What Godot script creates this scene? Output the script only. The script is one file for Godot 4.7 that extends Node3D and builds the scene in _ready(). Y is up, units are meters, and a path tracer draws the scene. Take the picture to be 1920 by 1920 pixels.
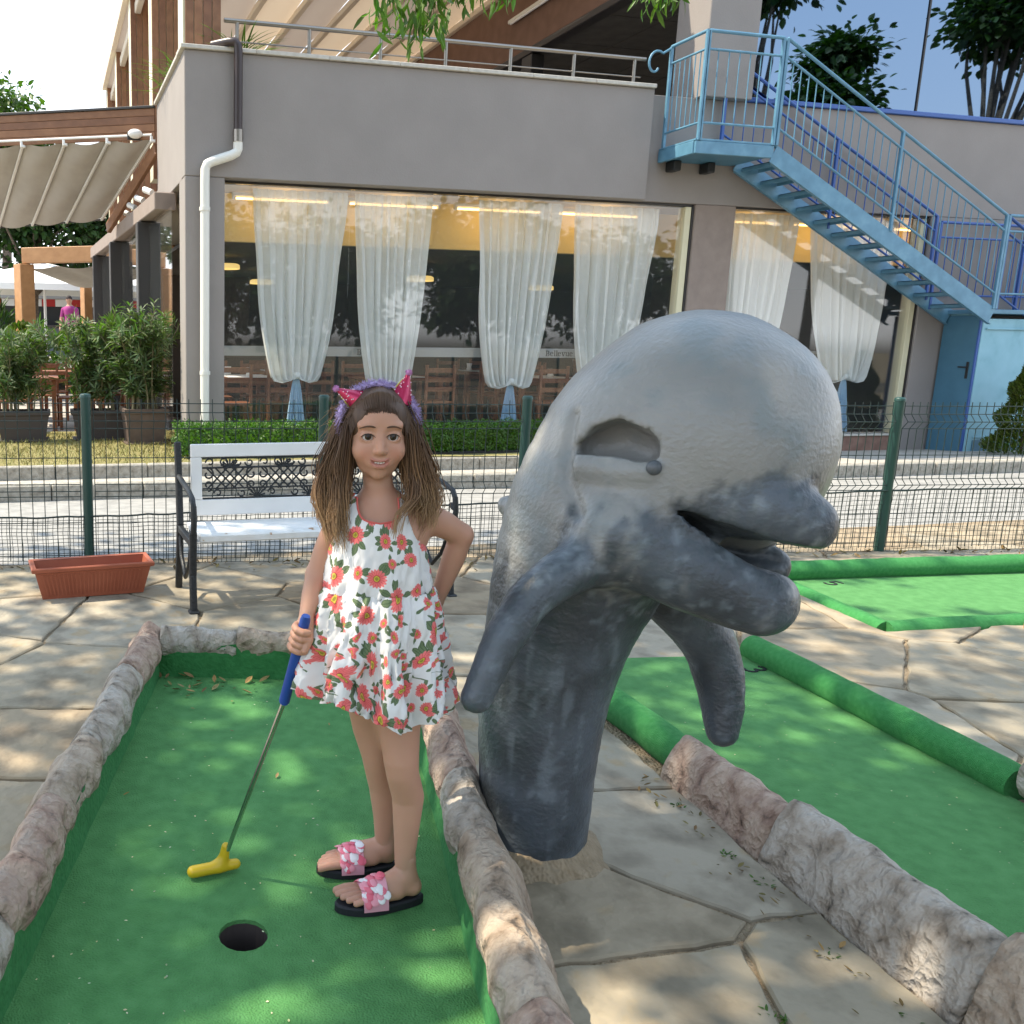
extends Node3D
# A mini golf course beside a restaurant: helpers first, then one builder for each kind of thing.

var M := {}          # materials by name
var T := {}          # textures by name
var rng := RandomNumberGenerator.new()
var taken := {}
const CAM := Vector3(0, 1.3, 0)
const SUN := Vector3(-0.50, 0.84, -0.20)


class MB:
	# Collects triangles; smooth vertices are shared, flat ones are not.
	var v := PackedVector3Array()
	var n := PackedVector3Array()
	var u := PackedVector2Array()
	var c := PackedColorArray()
	var ix := PackedInt32Array()
	var col := Color.WHITE
	var use_col := false
	var use_uv := false

	func vert(p: Vector3, nn: Vector3, uv := Vector2.ZERO) -> int:
		v.append(p); n.append(nn); u.append(uv); c.append(col)
		return v.size() - 1

	func tri(a: Vector3, b: Vector3, d: Vector3) -> void:  # anticlockwise from outside
		var nn := (b - a).cross(d - a).normalized()
		var i := vert(a, nn); vert(b, nn); vert(d, nn)
		ix.append_array([i, i + 2, i + 1])

	func quad(a: Vector3, b: Vector3, d: Vector3, e: Vector3, uvs := []) -> void:
		var nn := (d - a).cross(e - b).normalized()
		var i := v.size()
		if uvs.size() == 4:
			vert(a, nn, uvs[0]); vert(b, nn, uvs[1]); vert(d, nn, uvs[2]); vert(e, nn, uvs[3])
		else:
			vert(a, nn); vert(b, nn); vert(d, nn); vert(e, nn)
		ix.append_array([i, i + 2, i + 1, i, i + 3, i + 2])

	func box(ctr: Vector3, s: Vector3, bs := Basis.IDENTITY, ch := 0.0) -> void:
		# a box, its edges cut by ch
		var h := s * 0.5
		if ch <= 0.0:
			for ax in 3:
				var a := Vector3.ZERO; var b := Vector3.ZERO; var d := Vector3.ZERO
				a[ax] = h[ax]; b[(ax + 1) % 3] = h[(ax + 1) % 3]; d[(ax + 2) % 3] = h[(ax + 2) % 3]
				quad(ctr + bs * (a - b - d), ctr + bs * (a + b - d), ctr + bs * (a + b + d), ctr + bs * (a - b + d))
				quad(ctr + bs * (-a - b - d), ctr + bs * (-a - b + d), ctr + bs * (-a + b + d), ctr + bs * (-a + b - d))
			return
		ch = minf(ch, minf(h.x, minf(h.y, h.z)) * 0.9)
		var k := h - Vector3(ch, ch, ch)
		for ax in 3:
			var i1 := (ax + 1) % 3; var i2 := (ax + 2) % 3
			for sg: float in [1.0, -1.0]:
				var q := []
				for st: Array in [[-1, -1], [1, -1], [1, 1], [-1, 1]]:
					var p := Vector3.ZERO
					p[ax] = sg * h[ax]; p[i1] = st[0] * k[i1]; p[i2] = st[1] * k[i2]
					q.append(ctr + bs * p)
				if sg > 0: quad(q[0], q[1], q[2], q[3])
				else: quad(q[0], q[3], q[2], q[1])
			# the four edges that run along ax
			for st: Array in [[1, 1], [-1, 1], [-1, -1], [1, -1]]:
				var e := []
				for w: Array in [[-1, true], [1, true], [1, false], [-1, false]]:
					var p := Vector3.ZERO
					p[ax] = w[0] * k[ax]
					p[i1] = st[0] * (h[i1] if w[1] else k[i1])
					p[i2] = st[1] * (k[i2] if w[1] else h[i2])
					e.append(ctr + bs * p)
				_edge(e, ctr)
		for sx: float in [1.0, -1.0]:
			for sy: float in [1.0, -1.0]:
				for sz: float in [1.0, -1.0]:
					var a2 := ctr + bs * Vector3(sx * h.x, sy * k.y, sz * k.z)
					var b2 := ctr + bs * Vector3(sx * k.x, sy * h.y, sz * k.z)
					var d2 := ctr + bs * Vector3(sx * k.x, sy * k.y, sz * h.z)
					if sx * sy * sz > 0: tri(a2, b2, d2)
					else: tri(a2, d2, b2)

	func _edge(e: Array, ctr: Vector3) -> void:
		var nn: Vector3 = (e[2] - e[0]).cross(e[3] - e[1])
		if nn.dot((e[0] + e[2]) * 0.5 - ctr) > 0: quad(e[0], e[1], e[2], e[3])
		else: quad(e[3], e[2], e[1], e[0])

	func bar(a: Vector3, b: Vector3, w: float, h: float, ch := 0.0, up := Vector3.UP) -> void:
		# a square bar from a to b
		var z := (b - a).normalized()
		var x := up.cross(z)
		if x.length() < 0.01: x = Vector3.RIGHT.cross(z)
		x = x.normalized()
		box((a + b) * 0.5, Vector3(w, h, a.distance_to(b)), Basis(x, z.cross(x), z), ch)

	func tube(pts: PackedVector3Array, rad, sides := 8, caps := true) -> void:
		# a smooth tube along pts; rad is one radius or one for each point
		var m := pts.size()
		var up := Vector3.UP
		var t0 := (pts[1] - pts[0]).normalized()
		if absf(t0.dot(up)) > 0.9: up = Vector3.RIGHT
		var x := up.cross(t0).normalized()
		var first := v.size()
		for i in m:
			var t := (pts[mini(i + 1, m - 1)] - pts[maxi(i - 1, 0)]).normalized()
			x = (x - t * x.dot(t)).normalized()
			var y := t.cross(x)
			var r: float = rad if (rad is float or rad is int) else rad[i]
			for k in sides + 1:
				var a := TAU * k / sides
				var d := x * cos(a) + y * sin(a)
				vert(pts[i] + d * r, d, Vector2(float(k) / sides, float(i)))
		for i in m - 1:
			for k in sides:
				var a := first + i * (sides + 1) + k
				var b := a + sides + 1
				ix.append_array([a, b + 1, a + 1, a, b, b + 1])
		if caps:
			for e in 2:
				var i := 0 if e == 0 else m - 1
				var t := (pts[0] - pts[1]).normalized() if e == 0 else (pts[m - 1] - pts[m - 2]).normalized()
				var base := first + i * (sides + 1)
				var ci := vert(pts[i], t)
				var ring := v.size()
				for k in sides: vert(v[base + k], t)
				for k in sides:
					if e == 0: ix.append_array([ci, ring + k, ring + (k + 1) % sides])
					else: ix.append_array([ci, ring + (k + 1) % sides, ring + k])

	func lathe(prof: PackedVector2Array, ctr: Vector3, sides := 16, bs := Basis.IDENTITY) -> void:
		# prof: (radius, height) from bottom to top
		var first := v.size()
		var m := prof.size()
		for i in m:
			var d := (prof[mini(i + 1, m - 1)] - prof[maxi(i - 1, 0)])
			var nr := Vector2(d.y, -d.x).normalized()
			for k in sides + 1:
				var a := TAU * k / sides
				var o := Vector3(cos(a), 0, sin(a))
				vert(ctr + bs * (o * prof[i].x + Vector3.UP * prof[i].y), bs * (o * nr.x + Vector3.UP * nr.y), Vector2(float(k) / sides, float(i) / (m - 1)))
		for i in m - 1:
			for k in sides:
				var a := first + i * (sides + 1) + k
				var b := a + sides + 1
				ix.append_array([a, a + 1, b + 1, a, b + 1, b])

	func ball(ctr: Vector3, r: Vector3, sides := 12, rings := 8, bs := Basis.IDENTITY) -> void:
		var first := v.size()
		for i in rings + 1:
			var th := PI * i / rings
			for k in sides + 1:
				var a := TAU * k / sides
				var d := Vector3(sin(th) * cos(a), -cos(th), sin(th) * sin(a))
				vert(ctr + bs * (d * r), (bs * (d / r)).normalized(), Vector2(float(k) / sides, float(i) / rings))
		for i in rings:
			for k in sides:
				var a := first + i * (sides + 1) + k
				var b := a + sides + 1
				ix.append_array([a, a + 1, b + 1, a, b + 1, b])

	func sheet(w: int, h: int, f: Callable, flip := false, closed := false) -> void:
		# a smooth surface f(i, j) -> Vector3 with i < w, j < h; uv runs 0..1 over it
		var first := v.size()
		var ps := PackedVector3Array(); ps.resize(w * h)
		for j in h:
			for i in w: ps[j * w + i] = f.call(i, j)
		for j in h:
			for i in w:
				var l := ps[j * w + (i - 1 if i > 0 else (w - 2 if closed else 0))]
				var r := ps[j * w + (i + 1 if i < w - 1 else (1 if closed else w - 1))]
				var d := ps[maxi(j - 1, 0) * w + i]
				var up := ps[mini(j + 1, h - 1) * w + i]
				var nn := (r - l).cross(up - d).normalized()
				vert(ps[j * w + i], -nn if flip else nn, Vector2(float(i) / (w - 1), float(j) / (h - 1)))
		for j in h - 1:
			for i in w - 1:
				var a := first + j * w + i
				var b := a + w
				if flip: ix.append_array([a, a + 1, b + 1, a, b + 1, b])
				else: ix.append_array([a, b + 1, a + 1, a, b, b + 1])

	func prism(poly: PackedVector2Array, y0: float, y1: float, xf := Transform3D.IDENTITY, ch := 0.0) -> void:
		# poly (x, z) raised from y0 to y1, upper edge cut by ch
		if Geometry2D.is_polygon_clockwise(poly): poly.reverse()
		var m := poly.size()
		var top := poly
		if ch > 0.0:
			var o := Geometry2D.offset_polygon(poly, -ch)
			top = PackedVector2Array()
			var ctr := Vector2.ZERO
			for p in poly: ctr += p
			ctr /= m
			for i in m:
				var a := (poly[i] - poly[(i - 1 + m) % m]).normalized()
				var b := (poly[(i + 1) % m] - poly[i]).normalized()
				var nr := (Vector2(a.y, -a.x) + Vector2(b.y, -b.x)).normalized()
				top.append(poly[i] - nr * ch)
		var tr := Geometry2D.triangulate_polygon(top)
		var P := func(p: Vector2, y: float) -> Vector3: return xf * Vector3(p.x, y, p.y)
		for i in range(0, tr.size(), 3):
			var a: Vector3 = P.call(top[tr[i]], y1); var b: Vector3 = P.call(top[tr[i + 1]], y1); var d: Vector3 = P.call(top[tr[i + 2]], y1)
			if (b - a).cross(d - a).dot(xf.basis.y) > 0: tri(a, b, d)
			else: tri(a, d, b)
			if ch <= 0.0:
				var g := xf.basis.y * (y0 - y1)
				if (b - a).cross(d - a).dot(xf.basis.y) > 0: tri(a + g, d + g, b + g)
				else: tri(a + g, b + g, d + g)
		for i in m:
			var j := (i + 1) % m
			quad(P.call(poly[j], y0), P.call(poly[i], y0), P.call(poly[i], y1 - ch), P.call(poly[j], y1 - ch))
			if ch > 0.0: quad(P.call(poly[j], y1 - ch), P.call(poly[i], y1 - ch), P.call(top[i], y1), P.call(top[j], y1))

	func mesh() -> ArrayMesh:
		var a := []
		a.resize(Mesh.ARRAY_MAX)
		a[Mesh.ARRAY_VERTEX] = v; a[Mesh.ARRAY_NORMAL] = n; a[Mesh.ARRAY_INDEX] = ix
		if use_uv: a[Mesh.ARRAY_TEX_UV] = u
		if use_col: a[Mesh.ARRAY_COLOR] = c
		var m := ArrayMesh.new()
		m.add_surface_from_arrays(Mesh.PRIMITIVE_TRIANGLES, a)
		return m


func numbered(called: String) -> String:
	var k: int = taken.get(called, 0)
	taken[called] = k + 1
	return called if k == 0 else "%s_%03d" % [called, k]


func obj(called: String, mb, m: Material, parent: Node3D = null, at := Vector3.ZERO) -> MeshInstance3D:
	var o := MeshInstance3D.new()
	o.mesh = mb.mesh() if mb is MB else mb
	o.material_override = m
	o.position = at
	o.cast_shadow = GeometryInstance3D.SHADOW_CASTING_SETTING_ON
	if parent == null:
		o.name = numbered(called)
		add_child(o)
	else:
		o.name = called
		parent.add_child(o, true)
	return o


func tag(o: Node, label: String, category: String, group := "", kind := "") -> Node:
	o.set_meta("label", label)
	o.set_meta("category", category)
	if group: o.set_meta("group", group)
	if kind: o.set_meta("kind", kind)
	return o


func structure(o: Node) -> Node:
	o.set_meta("kind", "structure")
	return o


func thing(called: String, label: String, category: String, at := Vector3.ZERO, turn := 0.0, group := "") -> Node3D:
	var o := Node3D.new()
	o.name = numbered(called)
	add_child(o)
	o.position = at
	o.rotation.y = turn
	tag(o, label, category, group)
	return o


func copy(o: Node3D, label := "") -> Node3D:
	var base: String = o.name
	base = base.rstrip("0123456789").trim_suffix("_")
	var r: Node3D = o.duplicate()
	r.name = numbered(base)
	add_child(r)
	if label: r.set_meta("label", label)
	return r


func holder(called: String, parent: Node3D, at := Vector3.ZERO) -> Node3D:
	# a part that is made of sub-parts
	var o := Node3D.new()
	o.name = called
	parent.add_child(o, true)
	o.position = at
	return o


func lin(r: float, g: float, b: float) -> Color:
	return Color(r, g, b).linear_to_srgb()


func noise(freq: float, oct := 4, kind := FastNoiseLite.TYPE_SIMPLEX_SMOOTH, sd := 1) -> FastNoiseLite:
	var f := FastNoiseLite.new()
	f.noise_type = kind
	f.frequency = freq
	f.fractal_octaves = oct
	f.seed = sd
	return f


func ntex(stops: Array, freq: float, oct := 4, size := 512, sd := 1, kind := FastNoiseLite.TYPE_SIMPLEX_SMOOTH) -> NoiseTexture2D:
	# stops: [place, linear colour, ...]
	var t := NoiseTexture2D.new()
	t.width = size; t.height = size
	t.seamless = true
	t.noise = noise(freq, oct, kind, sd)
	var g := Gradient.new()
	var off := PackedFloat32Array(); var cs := PackedColorArray()
	for i in range(0, stops.size(), 2):
		off.append(stops[i])
		var q: Color = stops[i + 1]
		cs.append(q.linear_to_srgb())
	g.offsets = off; g.colors = cs
	t.color_ramp = g
	return t


func htex(freq: float, oct := 4, size := 512, sd := 1, kind := FastNoiseLite.TYPE_SIMPLEX_SMOOTH) -> NoiseTexture2D:
	var t := NoiseTexture2D.new()
	t.width = size; t.height = size
	t.seamless = true
	t.noise = noise(freq, oct, kind, sd)
	return t


func mat(c: Color, rough := 0.8, metal := 0.0) -> StandardMaterial3D:
	# c is linear
	var m := StandardMaterial3D.new()
	m.albedo_color = c.linear_to_srgb()
	m.roughness = rough
	m.metallic = metal
	return m


func tmat(tex: Texture2D, rough: float, scale: float, bump: Texture2D = null, depth := 0.0, world := true) -> StandardMaterial3D:
	# a material whose colour comes from a texture laid on along the three axes, scale repeats a metre
	var m := StandardMaterial3D.new()
	m.albedo_texture = tex
	m.roughness = rough
	m.uv1_triplanar = true
	m.uv1_world_triplanar = world
	m.uv1_scale = Vector3.ONE * scale
	if bump:
		m.heightmap_enabled = true
		m.heightmap_texture = bump
		m.heightmap_scale = depth
	return m


func _ready() -> void:
	rng.seed = 7
	setup_view()
	make_materials()
	build_ground()
	build_lanes()
	build_restaurant()
	build_terrace()
	build_stairs()
	build_pergola()
	build_fence()
	build_bench()
	build_planters()
	build_greenery()
	build_trees()
	build_dolphin()
	build_girl()
	build_small_things()
	build_far_person()


func setup_view() -> void:
	var cam := Camera3D.new()
	cam.name = "camera"
	# right, up and back axes: yaw -13.6, pitch -11.0, roll 0.7 degrees; the lens is shifted as in a picture cut from a wider one
	cam.transform = Transform3D(Basis(Vector3(0.97258, 0.01168, 0.23229), Vector3(0.03299, 0.98172, -0.18747), Vector3(-0.23023, 0.18999, 0.95441)).orthonormalized(), CAM)
	cam.projection = Camera3D.PROJECTION_FRUSTUM
	cam.near = 0.1
	cam.far = 400.0
	cam.size = 0.1 * 1920.0 / 1700.0
	cam.frustum_offset = Vector2(0.1 * 460.0 / 1700.0, 0)
	add_child(cam)
	cam.current = true

	var sky := ProceduralSkyMaterial.new()
	sky.sky_top_color = Color(0.66, 0.745, 0.85)
	sky.sky_horizon_color = Color(0.955, 0.96, 0.96)
	sky.sky_curve = 0.22
	sky.ground_horizon_color = Color(0.62, 0.60, 0.56)
	sky.ground_bottom_color = Color(0.40, 0.38, 0.34)
	sky.sky_energy_multiplier = 1.25
	sky.sun_angle_max = 30.0
	sky.sun_curve = 0.12
	var env := Environment.new()
	env.background_mode = Environment.BG_SKY
	env.sky = Sky.new()
	env.sky.sky_material = sky
	env.tonemap_mode = Environment.TONE_MAPPER_LINEAR
	env.tonemap_exposure = 1.75
	env.sdfgi_enabled = true
	env.ssao_enabled = true
	env.ssil_enabled = true
	var we := WorldEnvironment.new()
	we.name = "environment"
	we.environment = env
	add_child(we)

	var sun := DirectionalLight3D.new()
	sun.name = "sun"
	sun.light_color = Color(1.0, 0.95, 0.86)
	sun.light_energy = 1.6
	sun.light_angular_distance = 0.55
	sun.shadow_enabled = true
	add_child(sun)
	sun.look_at_from_position(SUN * 50.0, Vector3.ZERO)


func make_materials() -> void:
	T.fine = htex(0.05, 5, 512, 11)
	T.grain = htex(0.25, 3, 512, 12)
	T.lumps = htex(0.02, 5, 512, 13)
	var rid := htex(0.012, 4, 512, 14)
	(rid.noise as FastNoiseLite).fractal_type = FastNoiseLite.FRACTAL_RIDGED
	T.cracks = rid
	M.plaster = tmat(ntex([0.0, Color(.255, .232, .218), 0.5, Color(.268, .243, .228), 1.0, Color(.282, .256, .240)], 0.008, 6, 512, 21), 0.92, 0.35, T.grain, 0.12)
	M.plaster_dark = tmat(ntex([0.0, Color(.235, .19, .165), 1.0, Color(.285, .232, .20)], 0.02, 5, 512, 22), 0.92, 0.5, T.grain, 0.12)
	M.plinth = tmat(ntex([0.0, Color(.18, .10, .075), 1.0, Color(.28, .17, .13)], 0.03, 5, 256, 23), 0.85, 0.8)
	M.coping = tmat(ntex([0.0, Color(.42, .39, .34), 1.0, Color(.58, .55, .49)], 0.05, 4, 256, 24), 0.7, 0.8, T.grain, 0.1)
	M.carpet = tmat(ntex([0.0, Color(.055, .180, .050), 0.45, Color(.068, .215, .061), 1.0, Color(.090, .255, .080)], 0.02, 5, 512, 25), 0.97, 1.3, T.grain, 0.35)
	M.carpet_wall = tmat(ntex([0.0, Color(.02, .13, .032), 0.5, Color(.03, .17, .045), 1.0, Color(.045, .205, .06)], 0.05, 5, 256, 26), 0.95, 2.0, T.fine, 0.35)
	M.roll = tmat(ntex([0.0, Color(.03, .20, .045), 0.5, Color(.042, .245, .06), 1.0, Color(.07, .29, .085)], 0.06, 5, 256, 27), 0.95, 2.5, T.grain, 0.8)
	M.mortar = tmat(ntex([0.0, Color(.19, .14, .085), 0.5, Color(.29, .22, .14), 1.0, Color(.38, .30, .205)], 0.03, 6, 1024, 28), 0.97, 0.7, T.grain, 1.2)
	M.stone = []
	for a: Array in [[Color(.225, .188, .132), Color(.315, .268, .192)], [Color(.245, .198, .134), Color(.34, .278, .194)], [Color(.24, .204, .150), Color(.34, .294, .220)], [Color(.24, .185, .122), Color(.335, .263, .176)]]:
		var k: int = M.stone.size()
		M.stone.append(tmat(ntex([0.0, a[0] * 0.7, 0.28, a[0], 0.55, a[1], 0.72, a[1], 0.86, Color(.345, .265, .165), 1.0, Color(.38, .295, .19)], 0.009, 6, 512, 30 + k), 0.95, 0.8, T.lumps, 0.9))
	M.border = []
	for a: Array in [[Color(.21, .15, .10), Color(.35, .27, .20), Color(.43, .355, .275)], [Color(.23, .185, .14), Color(.37, .315, .255), Color(.45, .405, .35)], [Color(.21, .13, .095), Color(.35, .245, .185), Color(.43, .33, .255)]]:
		var k: int = M.border.size()
		var bt := ntex([0.0, a[1], 0.30, a[2], 0.55, a[1], 0.76, a[0], 0.83, a[0] * 0.75, 0.868, a[0] * 0.25, 1.0, a[0] * 0.12], 0.0065, 6, 512, 40 + k)
		(bt.noise as FastNoiseLite).fractal_type = FastNoiseLite.FRACTAL_RIDGED
		(bt.noise as FastNoiseLite).fractal_gain = 0.55
		M.border.append(tmat(bt, 0.92, 1.9, T.cracks, 2.4, false))
	M.road = tmat(ntex([0.0, Color(.20, .195, .185), 0.5, Color(.27, .265, .25), 1.0, Color(.34, .33, .31)], 0.015, 6, 1024, 45), 0.95, 0.35, T.grain, 0.5)
	M.kerb = tmat(ntex([0.0, Color(.16, .145, .115), 0.35, Color(.27, .25, .21), 1.0, Color(.40, .38, .33)], 0.02, 6, 512, 46), 0.93, 1.2, T.fine, 0.7)
	M.sidewalk = tmat(ntex([0.0, Color(.30, .27, .23), 1.0, Color(.45, .42, .37)], 0.02, 6, 512, 47), 0.95, 0.6, T.grain, 0.5)
	M.earth = tmat(ntex([0.0, Color(.13, .10, .065), 0.5, Color(.22, .18, .11), 1.0, Color(.30, .26, .16)], 0.02, 6, 512, 48), 0.98, 0.4, T.fine, 1.5)
	M.lawn = tmat(ntex([0.0, Color(.12, .13, .03), 0.45, Color(.24, .21, .075), 1.0, Color(.36, .30, .14)], 0.03, 6, 512, 49), 0.98, 0.7, T.grain, 1.5)
	M.paint_black = mat(Color(.01, .012, .012), 0.85)
	M.glass = mat(Color(.25, .28, .28), 0.02)
	M.glass.transparency = BaseMaterial3D.TRANSPARENCY_ALPHA
	M.glass.albedo_color.a = 0.04
	M.glass.metallic_specular = 0.5
	M.mirror_glass = mat(Color(.135, .195, .28), 0.012, 1.0)
	M.frame_cream = mat(Color(.62, .58, .40), 0.5)
	M.frost = mat(Color(.42, .43, .42), 0.6)
	M.frost.transparency = BaseMaterial3D.TRANSPARENCY_ALPHA
	M.frost.albedo_color.a = 0.82
	M.letter = mat(Color(.05, .05, .05), 0.7)
	M.steel = mat(Color(.27, .245, .215), 0.32, 1.0)
	M.brown_pipe = mat(Color(.035, .022, .022), 0.35)
	M.white_pipe = mat(Color(.72, .70, .64), 0.35)
	M.blue = tmat(ntex([0.0, Color(.075, .19, .28), 0.5, Color(.10, .24, .35), 1.0, Color(.14, .30, .41)], 0.02, 5, 256, 51), 0.42, 0.8)
	M.blue_deep = mat(Color(.035, .10, .33), 0.4)
	M.blue_pale = tmat(ntex([0.0, Color(.17, .36, .44), 0.35, Color(.22, .44, .53), 1.0, Color(.27, .50, .60)], 0.008, 5, 512, 52), 0.55, 0.6)
	M.blue_door = tmat(ntex([0.0, Color(.05, .145, .22), 1.0, Color(.075, .20, .295)], 0.01, 5, 256, 53), 0.5, 0.8)
	M.dark_metal = mat(Color(.012, .013, .014), 0.5)
	M.iron = tmat(ntex([0.0, Color(.006, .007, .008), 1.0, Color(.022, .024, .025)], 0.05, 4, 256, 54), 0.5, 3.0, T.fine, 0.25)
	M.green_paint = mat(Color(.010, .050, .040), 0.42)
	M.net = mat(Color(.012, .028, .024), 0.6)
	M.white_paint = tmat(ntex([0.0, Color(.60, .59, .57), 0.12, Color(.70, .69, .67), 1.0, Color(.76, .75, .73)], 0.02, 5, 256, 55), 0.7, 1.0)
	M.worn_paint = tmat(ntex([0.0, Color(.30, .14, .06), 0.22, Color(.38, .20, .09), 0.27, Color(.66, .64, .60), 1.0, Color(.76, .76, .75)], 0.012, 5, 512, 56), 0.55, 1.4)
	M.terracotta = tmat(ntex([0.0, Color(.29, .075, .035), 1.0, Color(.35, .10, .05)], 0.03, 4, 256, 57), 0.55, 1.0)
	M.wood = []
	for a: Array in [[Color(.17, .075, .035), Color(.27, .13, .062)], [Color(.20, .088, .04), Color(.31, .15, .072)], [Color(.15, .065, .032), Color(.24, .11, .055)]]:
		var k: int = M.wood.size()
		var m := tmat(ntex([0.0, a[0], 1.0, a[1]], 0.02, 5, 256, 60 + k), 0.6, 1.0, T.fine, 0.1)
		M.wood.append(m)
	M.wood_light = tmat(ntex([0.0, Color(.36, .18, .075), 1.0, Color(.50, .27, .12)], 0.02, 5, 256, 64), 0.6, 1.0)
	M.chair_wood = tmat(ntex([0.0, Color(.15, .05, .02), 1.0, Color(.27, .10, .04)], 0.03, 4, 256, 65), 0.5, 2.0)
	M.awning = tmat(ntex([0.0, Color(.36, .34, .325), 1.0, Color(.42, .40, .38)], 0.02, 4, 256, 66), 0.9, 0.8)
	M.awning.backlight_enabled = true
	M.awning.backlight = Color(.22, .20, .18)
	M.awning_cream = mat(Color(.66, .60, .50), 0.9)
	M.awning_cream.backlight_enabled = true
	M.awning_cream.backlight = Color(.55, .48, .40)
	M.awning_grey = mat(Color(.52, .49, .45), 0.9)
	M.awning_grey.backlight_enabled = true
	M.awning_grey.backlight = Color(.42, .37, .33)
	M.alu = mat(Color(.68, .68, .67), 0.4, 0.3)
	M.brown_wall = tmat(ntex([0.0, Color(.15, .082, .055), 1.0, Color(.20, .112, .078)], 0.02, 4, 256, 67), 0.85, 0.6)
	M.soffit = tmat(ntex([0.0, Color(.10, .095, .085), 1.0, Color(.15, .14, .125)], 0.02, 4, 256, 68), 0.8, 0.6)
	M.dark_frame = mat(Color(.030, .027, .026), 0.45)
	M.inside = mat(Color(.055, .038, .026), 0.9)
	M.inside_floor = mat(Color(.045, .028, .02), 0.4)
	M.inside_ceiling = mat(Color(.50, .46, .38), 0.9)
	M.yellow = mat(Color(.72, .60, .30), 0.85)
	M.sheer = mat(Color(.86, .89, .87), 0.9)
	M.sheer.transparency = BaseMaterial3D.TRANSPARENCY_ALPHA
	M.sheer.albedo_color.a = 0.80
	M.sheer.backlight_enabled = true
	M.sheer.backlight = Color(.5, .52, .5)
	M.tail = tmat(ntex([0.0, Color(.22, .38, .55), 1.0, Color(.36, .52, .66)], 0.02, 4, 256, 69), 0.9, 1.5)
	M.tube = mat(Color(.9, .8, .6), 0.5)
	M.tube.emission_enabled = true
	M.tube.emission = Color(1.0, .80, .50)
	M.tube.emission_energy_multiplier = 2.6
	M.cloth = mat(Color(.75, .75, .73), 0.9)
	M.pot = tmat(ntex([0.0, Color(.085, .058, .045), 1.0, Color(.13, .09, .07)], 0.03, 4, 256, 70), 0.7, 1.0)
	M.pot_dark = mat(Color(.05, .038, .034), 0.65)
	M.bark = tmat(ntex([0.0, Color(.05, .035, .025), 0.5, Color(.12, .09, .065), 1.0, Color(.2, .16, .12)], 0.03, 5, 256, 71), 0.95, 1.5, T.cracks, 1.5)
	M.stem = mat(Color(.17, .15, .08), 0.8)
	for nm: String in ["leaf", "leaf_dark", "leaf_oleander", "leaf_hedge", "leaf_willow", "leaf_thuja"]:
		var c: Color = {"leaf": Color(.07, .13, .02), "leaf_dark": Color(.04, .085, .022), "leaf_oleander": Color(.125, .185, .085), "leaf_hedge": Color(.065, .15, .02), "leaf_willow": Color(.10, .19, .03), "leaf_thuja": Color(.09, .13, .02)}[nm]
		var m := mat(Color.WHITE, 0.5)
		m.albedo_color = c.linear_to_srgb()
		m.vertex_color_use_as_albedo = true
		m.backlight_enabled = true
		m.backlight = Color(.8, 1.0, .35) * 0.9
		m.cull_mode = BaseMaterial3D.CULL_DISABLED
		M[nm] = m
	M.dead_leaf = mat(Color(.16, .12, .05), 0.9)
	M.white_board = mat(Color(.8, .8, .8), 0.7)
	M.soil = mat(Color(.06, .045, .03), 0.95)


func gy(z: float) -> float:
	# height of the ground: level to the fence, then the road falls a little to the kerb
	return 0.0 if z > -5.0 else lerpf(0.0, -0.13, clampf((-5.0 - z) / 3.0, 0.0, 1.0))


func flat_sheet(x0: float, x1: float, z0: float, z1: float, y0: float, y1: float, nx := 2, nz := 2, wob := 0.0) -> MB:
	# a level or sloping sheet facing up, from z0 (height y0) to z1 (height y1)
	var b := MB.new()
	var ns := noise(1.3, 3, FastNoiseLite.TYPE_SIMPLEX_SMOOTH, 5)
	b.sheet(nx, nz, func(i: int, j: int) -> Vector3:
		var x := lerpf(x0, x1, float(i) / (nx - 1)); var z := lerpf(z0, z1, float(j) / (nz - 1))
		return Vector3(x, lerpf(y0, y1, float(j) / (nz - 1)) + wob * ns.get_noise_2d(x, z), z), z1 < z0 and false)
	# normals must look up whatever the order
	if b.n[0].y < 0:
		for i in b.n.size(): b.n[i] = -b.n[i]
		for i in range(0, b.ix.size(), 3):
			var k := b.ix[i + 1]; b.ix[i + 1] = b.ix[i + 2]; b.ix[i + 2] = k
	return b


func area2(p: PackedVector2Array) -> float:
	var a := 0.0
	for i in p.size(): a += p[i].cross(p[(i + 1) % p.size()])
	return absf(a) * .5


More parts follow.
